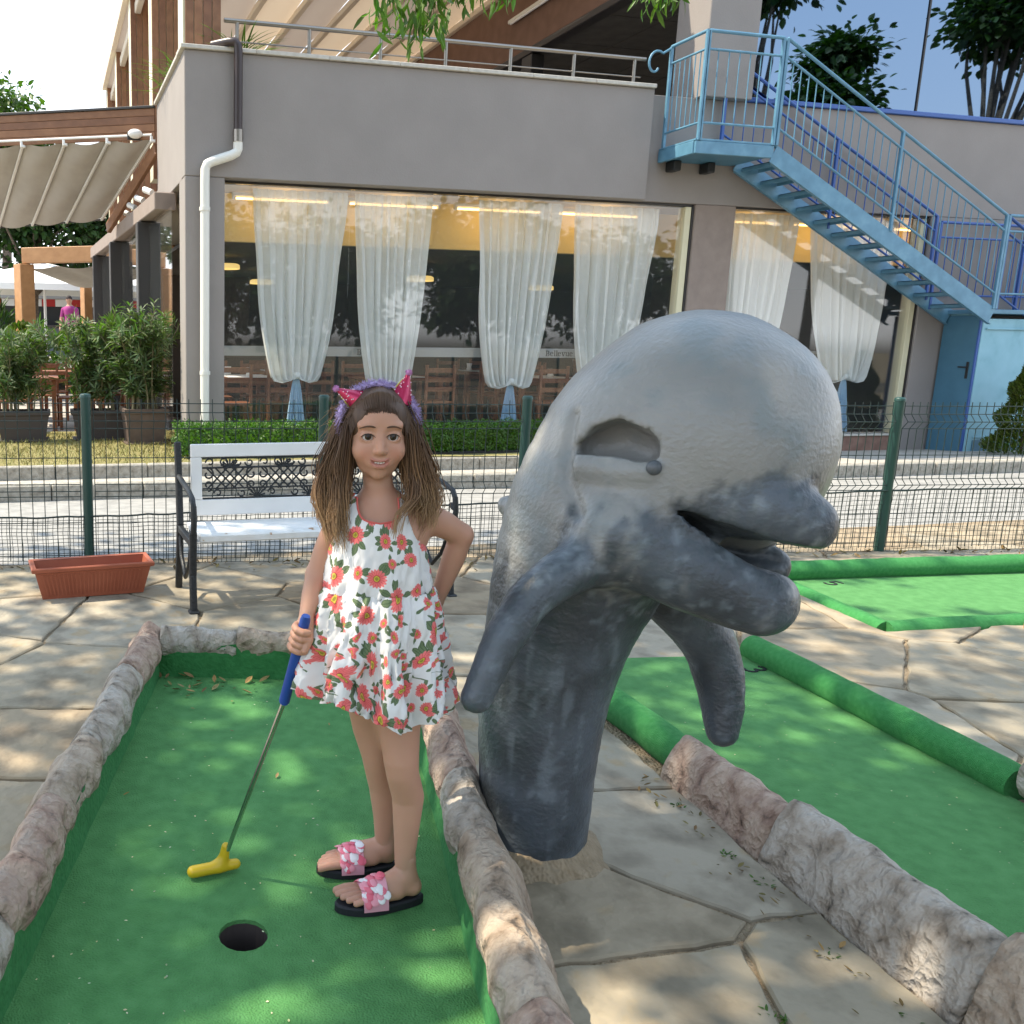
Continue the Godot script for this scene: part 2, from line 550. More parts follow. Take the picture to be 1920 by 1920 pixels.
func build_ground() -> void:
	structure(obj("ground", flat_sheet(-200, 200, -300, 120, -0.45, -0.45), M.earth))
	var pav := Node3D.new()
	pav.name = "paving"
	add_child(pav)
	structure(pav)
	var bed := flat_sheet(-9, 12, -5.25, 6, -0.004, -0.004, 90, 60, 0.006)
	var hole := lane(1.527, .453)
	for i in bed.v.size():       # dug out where the cup of the near lane sits
		if Vector2(bed.v[i].x - hole.x, bed.v[i].z - hole.z).length() < .40: bed.v[i].y = -.3
	obj("mortar_bed", bed, M.mortar, pav)
	structure(obj("road", flat_sheet(-60, 60, -8.02, -5.2, -0.13, -0.008, 120, 12, 0.004), M.road))
	# flagstones: cells round sites, some of them where the photograph shows a stone
	var sites := PackedVector2Array([Vector2(0.0, -3.37), Vector2(-0.12, -2.83), Vector2(-0.16, -4.25), Vector2(0.28, -4.1), Vector2(-0.24, -2.35), Vector2(0.77, -4.5), Vector2(1.02, -3.92), Vector2(1.45, -4.15),
		Vector2(1.62, -2.47), Vector2(1.52, -1.83), Vector2(1.24, -1.62), Vector2(1.23, -1.36), Vector2(1.50, -1.25), Vector2(1.96, -4.05), Vector2(1.86, -3.60), Vector2(2.66, -3.49), Vector2(3.22, -3.0), Vector2(3.55, -2.63), Vector2(3.42, -2.2), Vector2(3.33, -3.66)])
	var fixed := sites.size()
	for i in 15:
		for j in 9:
			var p := Vector2(-4.6 + i * 0.84 + rng.randf_range(-.24, .24) + (j % 2) * 0.4, -4.95 + j * 0.68 + rng.randf_range(-.2, .2))
			var ok := true
			for k in fixed:
				if sites[k].distance_to(p) < 0.5: ok = false
			if ok: sites.append(p)
	var idx := 0
	var f2 := func(p: Vector3) -> Vector2: return Vector2(p.x, p.z)
	var lanes := [PackedVector2Array([f2.call(lane(-.1, -.1)), f2.call(lane(3.6, -.1)), f2.call(lane(3.6, 1.05)), f2.call(lane(-.1, 1.05))]),
		PackedVector2Array([Vector2(1.88, -3.17), Vector2(1.54, -.2), Vector2(2.60, -.2), Vector2(2.88, -3.05)]), PackedVector2Array([Vector2(3.84, -4.14), Vector2(3.69, -3.20), Vector2(6.6, -3.06), Vector2(6.6, -3.9)])]
	for s in sites:
		var poly := PackedVector2Array([s + Vector2(-1, -1), s + Vector2(1, -1), s + Vector2(1, 1), s + Vector2(-1, 1)])
		for o in sites:
			if o == s or o.distance_to(s) > 2.0: continue
			var mid := (o + s) * 0.5; var d := (o - s).normalized(); var e := Vector2(-d.y, d.x)
			var cut := PackedVector2Array([mid + e * 4, mid - e * 4, mid - e * 4 - d * 6, mid + e * 4 - d * 6])
			var r := Geometry2D.intersect_polygons(poly, cut)
			if r.is_empty(): poly = PackedVector2Array(); break
			poly = r[0]
		if poly.size() < 3: continue
		var r2 := Geometry2D.offset_polygon(poly, -rng.randf_range(0.003, 0.013), Geometry2D.JOIN_ROUND)
		if r2.is_empty(): continue
		r2 = Geometry2D.intersect_polygons(r2[0], PackedVector2Array([Vector2(-9, -5.12), Vector2(12, -5.12), Vector2(12, 4), Vector2(-9, 4)]))
		for ln: PackedVector2Array in lanes:
			if r2.is_empty(): break
			var left := []
			for pc: PackedVector2Array in r2: left.append_array(Geometry2D.clip_polygons(pc, ln))
			r2.assign(left)
		if r2.is_empty(): continue
		poly = r2[0]
		for pc: PackedVector2Array in r2:
			if area2(pc) > area2(poly): poly = pc
		if area2(poly) < 0.006: continue
		var fine := PackedVector2Array()
		for k in poly.size():
			var a := poly[k]; var b := poly[(k + 1) % poly.size()]
			var m := maxi(1, int(a.distance_to(b) / 0.05))
			var nr := (b - a).orthogonal().normalized()
			for q in m:
				fine.append(a.lerp(b, float(q) / m) + nr * rng.randf_range(-0.006, 0.006) * (1.0 if q > 0 else 0.3))
		if Geometry2D.triangulate_polygon(fine).is_empty(): continue
		var mb := MB.new()
		mb.prism(fine, -0.03, 0.006 + rng.randf_range(0.0, 0.007), Transform3D.IDENTITY, 0.005)
		obj("flagstone", mb, M.stone[(idx * 7 + idx / 3) % 4], pav)
		idx += 1
	# kerb by the road, footway behind it, second edging and the strip of dry lawn
	var kerb := thing("kerb", "row of weathered concrete kerbstones along the far side of the road", "kerb")
	for i in 34:
		var mb := MB.new()
		var x := -12.0 + i * 0.8
		mb.box(Vector3(x + 0.4, -0.10 + rng.randf_range(-.004, .004), -8.06 + rng.randf_range(-.006, .006)), Vector3(0.792, 0.22, 0.12), Basis(Vector3.UP, rng.randf_range(-.006, .006)), 0.012)
		obj("kerbstone", mb, M.kerb, kerb)
	structure(obj("footway", flat_sheet(-30, 40, -10.6, -8.11, -0.17, 0.0, 80, 8, 0.004), M.sidewalk))
	var edge := thing("lawn_edging", "low brown stone edging between footway and dry lawn", "edging")
	for i in 22:
		var mb := MB.new()
		mb.box(Vector3(-12.0 + i * 0.86 + 0.43, 0.0, -8.62), Vector3(0.853, 0.19, 0.10), Basis(Vector3.UP, rng.randf_range(-.006, .006)), 0.01)
		obj("edging_stone", mb, M.kerb, edge)
	structure(obj("lawn", flat_sheet(-30, 6.85, -12.6, -8.67, 0.0, 0.08, 90, 30, 0.012), M.lawn))
	structure(obj("terrace_floor", flat_sheet(-40, 1.5, -60, -12.6, -0.02, -0.02), M.sidewalk))


const LO := Vector3(0.375, 0, -3.33)
const LA := Vector3(-0.2828, 0, 0.9592)
const LB := Vector3(0.9592, 0, 0.2828)


func lumpy(path: PackedVector3Array, rx: float, top: float, side: float, sd: int, wob := 0.019) -> MB:
	# a rough stone of the border: an arch over path, its foot on the ground on the outer side (side = +1 or -1)
	var b := MB.new()
	var ns := noise(6.0, 5, FastNoiseLite.TYPE_SIMPLEX_SMOOTH, sd)
	var rid := noise(5.0, 3, FastNoiseLite.TYPE_SIMPLEX_SMOOTH, sd + 50)
	rid.fractal_type = FastNoiseLite.FRACTAL_RIDGED
	var m := path.size()
	var w := 25
	b.sheet(w, m + 2, func(i: int, jj: int) -> Vector3:
		var j := clampi(jj - 1, 0, m - 1)
		var t := (path[mini(j + 1, m - 1)] - path[maxi(j - 1, 0)]).normalized()
		var r := Vector3.UP.cross(t).normalized() * side
		var a := lerpf(-0.25, 1.0, float(i) / (w - 1)) * PI    # from the inner side over the top to the outer foot
		var endk := 1.0
		if jj == 0 or jj == m + 1: endk = 0.8
		elif j == 0 or j == m - 1: endk = 0.97
		var out := -cos(a); var up := sin(a)
		var p := r * (out * rx * endk) + Vector3.UP * ((top - rx * 1.05) + up * rx * 1.05 * endk)
		if a > PI * 0.5:    # the outer side runs down to the ground
			var k := clampf((a - PI * 0.5) / (PI * 0.5), 0, 1)
			p = r * (rx * endk * (sin(k * PI * 0.5) * 1.0 + 0.12 * k)) + Vector3.UP * lerpf(top - rx * 1.05 + rx * 1.05 * endk, -0.02, pow(k, 1.35))
		p += path[j]
		var dir := (p - path[j] - Vector3.UP * (top * 0.5)).normalized()
		return p + dir * (ns.get_noise_3dv(p) * wob + rid.get_noise_3dv(p) * wob * 0.5 if endk > 0.5 else 0.0), side < 0)
	return b


func stone_row(parent: Node3D, a: Vector3, b: Vector3, r0: float, r1: float, top0: float, top1: float, side: float, sd: int, called := "border_stone") -> void:
	# a row of border stones of uneven length from a to b
	var total := a.distance_to(b)
	var at := 0.0
	var k := 0
	while at < total - 0.05:
		var l := rng.randf_range(0.20, 0.62)
		if total - at - l < 0.18: l = total - at
		var pts := PackedVector3Array()
		var m := maxi(6, int(l / 0.016))
		var wig := rng.randf_range(-.012, .012)
		for i in m + 1:
			var s := (at + 0.004 + (l - 0.008) * i / m) / total
			pts.append(a.lerp(b, s) + Vector3(wig, 0, wig) * sin(PI * i / m))
		var s2 := (at + l * 0.5) / total
		var mb := lumpy(pts, lerpf(r0, r1, s2) * rng.randf_range(0.95, 1.05), lerpf(top0, top1, s2) * rng.randf_range(0.97, 1.03), side, sd + k * 3)
		obj(called, mb, M.border[(k * 5 + sd) % 3], parent)
		at += l
		k += 1


func lane(a: float, b: float, y := 0.0) -> Vector3:
	return LO + LA * a + LB * b + Vector3.UP * y


func quads_up(pts: Array) -> MB:
	var mb := MB.new()
	for q: Array in pts: mb.quad(q[0], q[3], q[2], q[1]) if ((q[1] - q[0]).cross(q[2] - q[0])).y < 0 else mb.quad(q[0], q[1], q[2], q[3])
	return mb


func roll(parent: Node3D, called: String, pts: PackedVector3Array, r: float, m: Material) -> void:
	# a round bolster under carpet
	var fine := PackedVector3Array(); var rad := []
	var ns := noise(3.0, 3, FastNoiseLite.TYPE_SIMPLEX_SMOOTH, 77)
	for i in pts.size() - 1:
		var k := maxi(2, int(pts[i].distance_to(pts[i + 1]) / 0.06))
		for j in k + (1 if i == pts.size() - 2 else 0):
			var p := pts[i].lerp(pts[i + 1], float(j) / k)
			fine.append(p + Vector3(0, ns.get_noise_3dv(p) * 0.006, 0)); rad.append(r * (1.0 + ns.get_noise_3dv(p * 2.0) * 0.08))
	rad[0] = r * 0.97; rad[rad.size() - 1] = r * 0.97
	var mb := MB.new()
	mb.tube(fine, rad, 20)
	obj(called, mb, m, parent)


func digit(parent: Node3D, txt: String, at: Vector3, size: float, turn: float) -> void:
	# a numeral brushed on the carpet, as a line a few millimetres thick
	var path := PackedVector2Array()
	if txt == "3":
		for i in 13: path.append(Vector2(0, 0.25) + Vector2(cos(lerpf(2.5, -1.57, i / 12.0)), sin(lerpf(2.5, -1.57, i / 12.0))) * Vector2(0.24, 0.25))
		for i in 13: path.append(Vector2(0, -0.25) + Vector2(cos(lerpf(1.57, -2.6, i / 12.0)), sin(lerpf(1.57, -2.6, i / 12.0))) * Vector2(0.27, 0.25))
	else:
		path = PackedVector2Array([Vector2(.22, .5), Vector2(-.2, .48), Vector2(-.23, .08)])
		for i in 13: path.append(Vector2(0, -0.18) + Vector2(cos(lerpf(2.3, -2.5, i / 12.0)), sin(lerpf(2.3, -2.5, i / 12.0))) * Vector2(0.27, 0.28))
	var mb := MB.new()
	var xr := Vector3(cos(turn), 0, -sin(turn)); var yr := Vector3(-sin(turn), 0, -cos(turn))
	for i in path.size() - 1:
		var a := at + (xr * path[i].x + yr * path[i].y) * size
		var b := at + (xr * path[i + 1].x + yr * path[i + 1].y) * size
		mb.bar(a, b, size * 0.13, 0.003)
	obj("numeral", mb, M.paint_black, parent)


func build_lanes() -> void:
	# the near lane with its hole
	var W := 0.95; var L := 3.6
	var l1 := thing("golf_lane", "green carpeted golf lane with a cup hole and rough stone rim beside the dolphin", "golf lane")
	var hc := Vector2(1.527, 0.453); var hr := 0.054     # place of the hole (along, across)
	var Y := 0.010
	var h0 := Vector2(hc.x - 0.15, hc.y - 0.15); var h1 := Vector2(hc.x + 0.15, hc.y + 0.15)
	var mb := MB.new()
	for q: Array in [[0.0, h0.x, 0.0, W], [h1.x, L, 0.0, W], [h0.x, h1.x, 0.0, h0.y], [h0.x, h1.x, h1.y, W]]:
		mb.quad(lane(q[0], q[2], Y), lane(q[1], q[2], Y), lane(q[1], q[3], Y), lane(q[0], q[3], Y))
	var seg := 40
	var sq := func(k: int) -> Vector2:
		var a := TAU * k / seg
		var d := Vector2(cos(a), sin(a))
		return hc + d * (0.15 / maxf(absf(d.x), absf(d.y)))
	var ci := func(k: int, r: float) -> Vector2: return hc + Vector2(cos(TAU * k / seg), sin(TAU * k / seg)) * r * (1.0 + 0.012 * sin(k * 2.3))
	for k in seg:
		var a: Vector2 = ci.call(k, hr); var b: Vector2 = ci.call(k + 1, hr); var c: Vector2 = sq.call(k); var d: Vector2 = sq.call(k + 1)
		mb.quad(lane(a.x, a.y, Y), lane(c.x, c.y, Y), lane(d.x, d.y, Y), lane(b.x, b.y, Y))
		mb.quad(lane(a.x, a.y, Y), lane(b.x, b.y, Y), lane(b.x, b.y, Y - 0.012), lane(a.x, a.y, Y - 0.012))
	obj("carpet", mb, M.carpet, l1)
	mb = MB.new()
	for k in seg:
		var a: Vector2 = ci.call(k, hr * 0.995); var b: Vector2 = ci.call(k + 1, hr * 0.995)
		mb.quad(lane(a.x, a.y, Y - 0.010), lane(b.x, b.y, Y - 0.010), lane(b.x, b.y, -0.12), lane(a.x, a.y, -0.12))
		mb.tri(lane(a.x, a.y, -0.12), lane(b.x, b.y, -0.12), lane(hc.x, hc.y, -0.12))
	obj("cup", mb, M.pot_dark, l1)
	# green inner walls
	var ns := noise(4.0, 3, FastNoiseLite.TYPE_SIMPLEX_SMOOTH, 31)
	for w: Array in [[lane(0, 0), lane(L, 0), 1.0], [lane(0, 0), lane(0, W), -1.0], [lane(0, W), lane(L, W), -1.0]]:
		var a: Vector3 = w[0]; var b: Vector3 = w[1]
		mb = MB.new()
		var inward := Vector3.UP.cross(b - a).normalized() * float(w[2])
		if w[0] == w[1]: continue
		if w[0] == lane(0, W): inward = -LB
		elif w[1] == lane(0, W): inward = LA
		else: inward = LB
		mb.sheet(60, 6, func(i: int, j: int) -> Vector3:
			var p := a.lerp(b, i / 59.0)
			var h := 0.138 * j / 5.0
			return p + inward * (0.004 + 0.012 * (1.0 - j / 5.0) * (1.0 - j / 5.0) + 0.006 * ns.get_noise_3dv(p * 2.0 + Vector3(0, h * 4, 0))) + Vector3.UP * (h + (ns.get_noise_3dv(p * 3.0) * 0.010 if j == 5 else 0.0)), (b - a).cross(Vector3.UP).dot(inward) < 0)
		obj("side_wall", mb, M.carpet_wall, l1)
	# stone rim: over the wall to the ground outside
	stone_row(l1, lane(-0.09, -0.056), lane(L, -0.056), 0.064, 0.066, 0.195, 0.195, -1.0, 101)
	stone_row(l1, lane(-0.052, 0.01), lane(-0.052, W + 0.06), 0.056, 0.056, 0.190, 0.185, 1.0, 202)
	stone_row(l1, lane(-0.09, W + 0.058), lane(L, W + 0.058), 0.066, 0.070, 0.19, 0.20, 1.0, 303)

	# the lane beyond the dolphin, marked 3
	var l2 := thing("golf_lane", "green golf lane marked 3 with bolster edges beyond the dolphin's chest", "golf lane")
	obj("carpet", quads_up([[Vector3(1.93, .012, -3.17), Vector3(1.60, .012, -0.2), Vector3(2.50, .012, -0.2), Vector3(2.82, .012, -3.05)]]), M.carpet, l2)
	roll(l2, "bolster", PackedVector3Array([Vector3(1.935, .045, -3.12), Vector3(1.865, .045, -2.20)]), 0.058, M.roll)
	roll(l2, "bolster", PackedVector3Array([Vector3(2.835, .045, -3.05), Vector3(2.715, .045, -1.86)]), 0.056, M.roll)
	stone_row(l2, Vector3(1.825, 0, -2.185), Vector3(1.70, 0, -0.6), 0.052, 0.088, 0.125, 0.225, -1.0, 404)
	stone_row(l2, Vector3(2.735, 0, -1.82), Vector3(2.62, 0, -0.7), 0.075, 0.10, 0.16, 0.21, 1.0, 505)
	digit(l2, "3", Vector3(2.722, 0.0135, -2.90), 0.09, -PI / 2 + 0.1)

	# the lane by the fence, marked 5
	var l3 := thing("golf_lane", "green golf lane marked 5 with low rounded edges near the fence", "golf lane")
	obj("carpet", quads_up([[Vector3(3.86, .014, -4.08), Vector3(3.72, .014, -3.24), Vector3(6.6, .014, -3.12), Vector3(6.6, .014, -3.85)]]), M.carpet, l3)
	roll(l3, "bolster", PackedVector3Array([Vector3(3.87, .05, -4.09), Vector3(6.6, .055, -3.86)]), 0.058, M.roll)
	roll(l3, "bolster", PackedVector3Array([Vector3(3.875, -0.01, -4.03), Vector3(3.735, -0.01, -3.24)]), 0.05, M.roll)
	roll(l3, "bolster", PackedVector3Array([Vector3(3.735, -0.012, -3.24), Vector3(6.6, -0.012, -3.10)]), 0.055, M.roll)
	digit(l3, "5", Vector3(4.13, 0.0155, -3.93), 0.10, -PI / 2 + 0.1)


func bxs(parent: Node3D, called: String, m: Material, lo: Vector3, hi: Vector3, ch := 0.0) -> MeshInstance3D:
	var mb := MB.new()
	mb.box((lo + hi) * 0.5, hi - lo, Basis.IDENTITY, ch)
	return obj(called, mb, m, parent)


func build_restaurant() -> void:
	var r := thing("restaurant_building", "grey rendered restaurant with wide curtained windows below a railed terrace", "building")
	# walls
	bxs(r, "parapet_wall", M.plaster, Vector3(1.48, 2.96, -10.25), Vector3(7.03, 4.20, -10.0), 0.008)
	bxs(r, "corner_pillar", M.plaster, Vector3(1.48, -0.3, -10.42), Vector3(1.91, 2.958, -10.003), 0.008)
	bxs(r, "side_wall", M.plaster, Vector3(1.483, 2.95, -12.45), Vector3(1.68, 4.197, -10.253), 0.006)
	bxs(r, "upper_wall", M.plaster, Vector3(7.033, 2.962, -10.40), Vector3(16.0, 4.168, -10.12), 0.004)
	bxs(r, "pillar", M.plaster_dark, Vector3(7.83, -0.3, -10.42), Vector3(8.41, 2.96, -10.123), 0.008)
	bxs(r, "end_wall", M.plaster, Vector3(11.44, -0.3, -10.42), Vector3(16.0, 2.96, -10.123), 0.006)
	bxs(r, "upper_column", M.plaster, Vector3(7.68, 4.17, -10.6), Vector3(8.37, 8.4, -10.0), 0.008)
	for a: Array in [[1.91, 7.83], [8.41, 11.44]]:
		bxs(r, "plinth", M.plinth, Vector3(a[0] + .002, -0.3, -10.42), Vector3(a[1] - .002, 0.06, -10.14), 0.006)
		bxs(r, "window_sill", M.coping, Vector3(a[0] + .002, 0.062, -10.42), Vector3(a[1] - .002, 0.085, -10.115), 0.004)
	# coping stones
	for i in 7:
		bxs(r, "coping_stone", M.coping, Vector3(1.44 + i * 0.80, 4.203, -10.32), Vector3(1.44 + i * 0.80 + (0.797 if i < 6 else 0.79), 4.245, -9.965), 0.005)
	bxs(r, "side_coping", M.coping, Vector3(1.445, 4.203, -12.45), Vector3(1.72, 4.243, -10.323), 0.005)
	bxs(r, "terrace_slab", M.plaster, Vector3(1.69, 3.02, -22.0), Vector3(16.0, 3.42, -10.41))
	# windows: frame, panes, cream jamb
	for a: Array in [[1.91, 7.83, [3.39, 4.87, 6.35]], [8.41, 11.44, [9.92]]]:
		var w := holder("window", r)
		var x0: float = a[0]; var x1: float = a[1]
		bxs(w, "head", M.dark_frame, Vector3(x0, 2.935, -10.30), Vector3(x1, 2.957, -10.17))
		bxs(w, "jamb", M.frame_cream, Vector3(x1 - 0.115, 0.09, -10.30), Vector3(x1 - 0.03, 2.93, -10.16), 0.006)
		bxs(w, "jamb", M.dark_frame, Vector3(x1 - 0.028, 0.09, -10.30), Vector3(x1 - 0.003, 2.93, -10.15))
		bxs(w, "jamb", M.frame_cream, Vector3(x0 + .003, 0.09, -10.28), Vector3(x0 + 0.028, 2.93, -10.19))
		var xs: Array = [x0 + .03] + a[2] + [x1 - .12]
		for i in xs.size() - 1:
			bxs(w, "pane", M.glass, Vector3(xs[i] + .002, 0.088, -10.215), Vector3(xs[i + 1] - .002, 2.933, -10.205))
		# frosted strip with the name, on the inner glazing behind the curtains
		bxs(w, "frosted_strip", M.frost, Vector3(x0 + .03, 1.075, -10.62), Vector3(x1 - .12, 1.19, -10.615))
		for tx: float in ([3.66, 6.20] if x0 < 5 else [10.12]):
			var t := TextMesh.new()
			t.text = "Bellevue"
			var f := SystemFont.new()
			f.font_names = PackedStringArray(["Droid Serif"])
			t.font = f
			t.font_size = 24
			t.pixel_size = 0.0040
			t.depth = 0.004
			t.horizontal_alignment = HORIZONTAL_ALIGNMENT_LEFT
			var o := obj("lettering", t, M.letter, w, Vector3(tx, 1.13, -10.611))
	# the room behind
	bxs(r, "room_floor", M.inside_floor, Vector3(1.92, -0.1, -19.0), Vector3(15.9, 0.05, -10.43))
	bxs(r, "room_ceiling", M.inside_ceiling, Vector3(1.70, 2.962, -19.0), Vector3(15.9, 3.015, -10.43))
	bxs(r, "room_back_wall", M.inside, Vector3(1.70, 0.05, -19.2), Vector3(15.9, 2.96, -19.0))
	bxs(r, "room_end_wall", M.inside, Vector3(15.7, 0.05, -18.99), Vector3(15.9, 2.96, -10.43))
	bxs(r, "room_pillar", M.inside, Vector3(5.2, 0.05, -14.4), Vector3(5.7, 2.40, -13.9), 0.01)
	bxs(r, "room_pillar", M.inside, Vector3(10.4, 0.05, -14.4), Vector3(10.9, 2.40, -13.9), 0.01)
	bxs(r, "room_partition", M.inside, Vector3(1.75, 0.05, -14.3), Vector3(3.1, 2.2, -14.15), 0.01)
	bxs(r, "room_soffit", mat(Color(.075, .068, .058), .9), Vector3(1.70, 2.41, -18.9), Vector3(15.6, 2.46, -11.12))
	bxs(r, "light_trough", M.yellow, Vector3(1.95, 2.41, -11.12), Vector3(15.6, 2.958, -11.02))
	for x: float in [3.30, 4.62, 6.12, 7.35, 9.5]:
		bxs(r, "trough_rib", M.yellow, Vector3(x, 2.44, -11.018), Vector3(x + 0.09, 2.957, -10.92), 0.004)
	# side of the restaurant: dark posts, rail and glass
	var dx := Vector3(-0.06, 0, -1).normalized()
	var sp := Vector3(1.33, 0, -12.2)
	for i in 3:
		var c := Vector3([1.325, 1.16, 1.03][i], 0, [-12.2, -14.9, -17.6][i])
		bxs(r, "side_post", M.dark_frame, c + Vector3(-.15, -0.02, -.13), c + Vector3(.15, 2.72, .13), 0.01)
	var mb := MB.new()
	mb.bar(Vector3(1.40, 2.83, -11.0), Vector3(1.00, 2.83, -18.5), 0.26, 0.2, 0.01)
	obj("side_beam", mb, M.plaster_dark, r)
	for i in 3:
		var a := Vector3([1.40, 1.26, 1.12][i], 1.35, [-10.5, -12.4, -15.1][i]); var b := Vector3([1.33, 1.19, 1.04][i], 1.35, [-12.05, -14.75, -17.4][i])
		mb = MB.new(); mb.bar(a, b, 0.012, 2.7)
		obj("side_pane", mb, M.glass, r)

	# downpipe at the corner
	var d := thing("downpipe", "brown rainwater pipe turning into a white pipe down the corner pillar", "drainpipe")
	mb = MB.new()
	mb.tube(PackedVector3Array([Vector3(1.80, 4.29, -10.12), Vector3(1.95, 4.292, -9.96), Vector3(2.005, 4.285, -9.93), Vector3(2.03, 4.25, -9.925), Vector3(2.035, 4.18, -9.925), Vector3(2.035, 3.42, -9.925)]), 0.046, 14)
	obj("brown_pipe", mb, M.brown_pipe, d)
	mb = MB.new()
	mb.tube(PackedVector3Array([Vector3(2.035, 3.43, -9.925), Vector3(2.035, 3.31, -9.925)]), 0.056, 14)
	obj("coupling", mb, M.steel, d)
	mb = MB.new()
	mb.tube(PackedVector3Array([Vector3(2.035, 3.33, -9.925), Vector3(2.035, 3.24, -9.925), Vector3(2.02, 3.205, -9.925), Vector3(1.97, 3.175, -9.925), Vector3(1.76, 3.10, -9.925), Vector3(1.705, 3.07, -9.925), Vector3(1.685, 3.02, -9.925), Vector3(1.682, 2.9, -9.925), Vector3(1.675, -0.05, -9.925)]), 0.05, 14)
	obj("white_pipe", mb, M.white_pipe, d)
	for y: float in [2.62, 0.9]:
		mb = MB.new(); mb.tube(PackedVector3Array([Vector3(1.68, y - .02, -9.925), Vector3(1.68, y + .02, -9.925)]), 0.058, 14)
		obj("pipe_clip", mb, M.white_pipe, d)

	# curtains: [left, right, knot x, knot y]
	var cs := [[2.30, 3.42, 2.84, 0.86], [3.52, 4.47, 4.00, 0.77], [5.06, 6.19, 5.60, 0.79], [6.34, 7.52, 6.90, 0.82], [8.50, 9.62, 9.02, 0.84], [9.82, 11.20, 10.62, 0.86]]
	var words := ["sheer white curtain tied low, next to the corner pillar with the downpipe", "sheer white curtain tied low, second from the corner pillar with the downpipe", "sheer white curtain tied low, third from the corner pillar with the downpipe", "sheer white curtain tied low, beside the cream jamb before the middle pillar", "sheer white curtain tied low behind the blue stairs, beside the middle pillar", "sheer white curtain tied low behind the blue stairs, beside the blue door"]
	for i in cs.size():
		var c: Array = cs[i]
		var t := thing("curtain", words[i], "curtain", Vector3.ZERO, 0, "sheer curtains in the restaurant windows")
		obj("drape", drape(c[0], c[1], 2.925, c[2], c[3], 60 + i), M.sheer, t)
		mb = MB.new()
		mb.tube(PackedVector3Array([Vector3(c[2] - .02, c[3] + .02, -10.36), Vector3(c[2] + .0, c[3] - .02, -10.34), Vector3(c[2] + .025, c[3] + .015, -10.37)]), 0.03, 8)
		obj("knot", mb, M.sheer, t)
		mb = MB.new()
		var kx: float = c[2]; var ky: float = c[3]
		mb.sheet(41, 8, func(a: int, j: int) -> Vector3:
			var k := j / 7.0
			var s := a / 40.0 - 0.5
			var w := lerpf(0.05, 0.27, pow(k, 0.7))
			return Vector3(kx + s * w, lerpf(ky, 0.10, k), -10.37 + 0.025 * k * sin(a * 0.9 + i) + 0.02 * k * sin(a * 0.37)))
		obj("tail", mb, M.tail, t)

	# fluorescent tubes in the trough, each with its light
	for i in 7:
		var x := 2.15 + i * 1.38 + (0.75 if i > 3 else 0.0)
		var t := thing("tube_lamp", "lit fluorescent tube in the yellow trough above the curtains", "lamp", Vector3(x, 2.86, -10.72), 0, "fluorescent tubes above the curtains")
		mb = MB.new(); mb.tube(PackedVector3Array([Vector3(0.03, 0, 0), Vector3(1.13, 0, 0)]), 0.014, 8)
		obj("tube", mb, M.tube, t)
		mb = MB.new(); mb.box(Vector3(0.58, 0.045, 0), Vector3(1.2, 0.04, 0.05), Basis.IDENTITY, .004)
		mb.box(Vector3(0.0, 0.015, 0), Vector3(0.03, 0.06, 0.04)); mb.box(Vector3(1.16, 0.015, 0), Vector3(0.03, 0.06, 0.04))
		obj("batten", mb, M.white_pipe, t)
		var l := OmniLight3D.new()
		l.light_color = Color(1.0, .80, .50)
		l.light_energy = 0.10
		l.omni_range = 8.0
		l.omni_attenuation = 2.0
		l.light_size = 0.3
		l.shadow_enabled = true
		t.add_child(l)
		l.position = Vector3(0.58, -0.03, 0.03)

	furnish()


func drape(xl: float, xr: float, yt: float, kx: float, ky: float, sd: int) -> MB:
	# a pleated sheet gathered into a knot near its foot
	var mb := MB.new()
	var ns := noise(1.0, 2, FastNoiseLite.TYPE_SIMPLEX_SMOOTH, sd)
	var w := 150; var h := 40
	var folds := 8.0 + sd % 3
	mb.sheet(w, h, func(i: int, j: int) -> Vector3:
		var t := float(j) / (h - 1)
		var s := 2.0 * i / (w - 1) - 1.0
		var cx := lerpf((xl + xr) * 0.5, kx, smoothstep(0.0, 1.0, t))
		var hw := (xr - xl) * 0.5
		var k := t / 0.9
		var shape := lerpf(1.0, 0.86, smoothstep(0.0, 0.6, k)) - 0.30 * pow(clampf((k - 0.5) / 0.5, 0, 1), 1.6)
		var y := lerpf(yt, ky - 0.02, minf(k, 1.0))
		var bulge := 0.0
		if t > 0.9:
			var e := (t - 0.9) / 0.1      # the cloth turns in and up to the knot
			shape = lerpf(0.56, 0.05, smoothstep(0.0, 1.0, e))
			y = ky - 0.02 - 0.09 * sin(e * PI) * (0.4 + 0.6 * absf(s)) + 0.03 * e
			bulge = 0.06 * sin(e * PI * 0.5)
		elif k > 0.7:
			bulge = 0.04 * (k - 0.7)
			y += 0.10 * pow((k - 0.7) / 0.3, 2.0) * (1.0 - absf(s))   # the middle is drawn up a little
		var ph := s * folds * PI + 2.2 * ns.get_noise_2d(s * 2.2, t * 0.7)
		var amp := lerpf(0.030, 0.046, t) * (1.0 if t < 0.9 else 1.0 - 0.7 * (t - 0.9) / 0.1)
		return Vector3(cx + s * hw * shape + 0.012 * sin(ph * 1.7 + 1.0) * (1.0 - t * 0.5), y, -10.40 + amp * sin(ph) + 0.6 * amp * ns.get_noise_2d(s * 9.0, t) + bulge))
	return mb


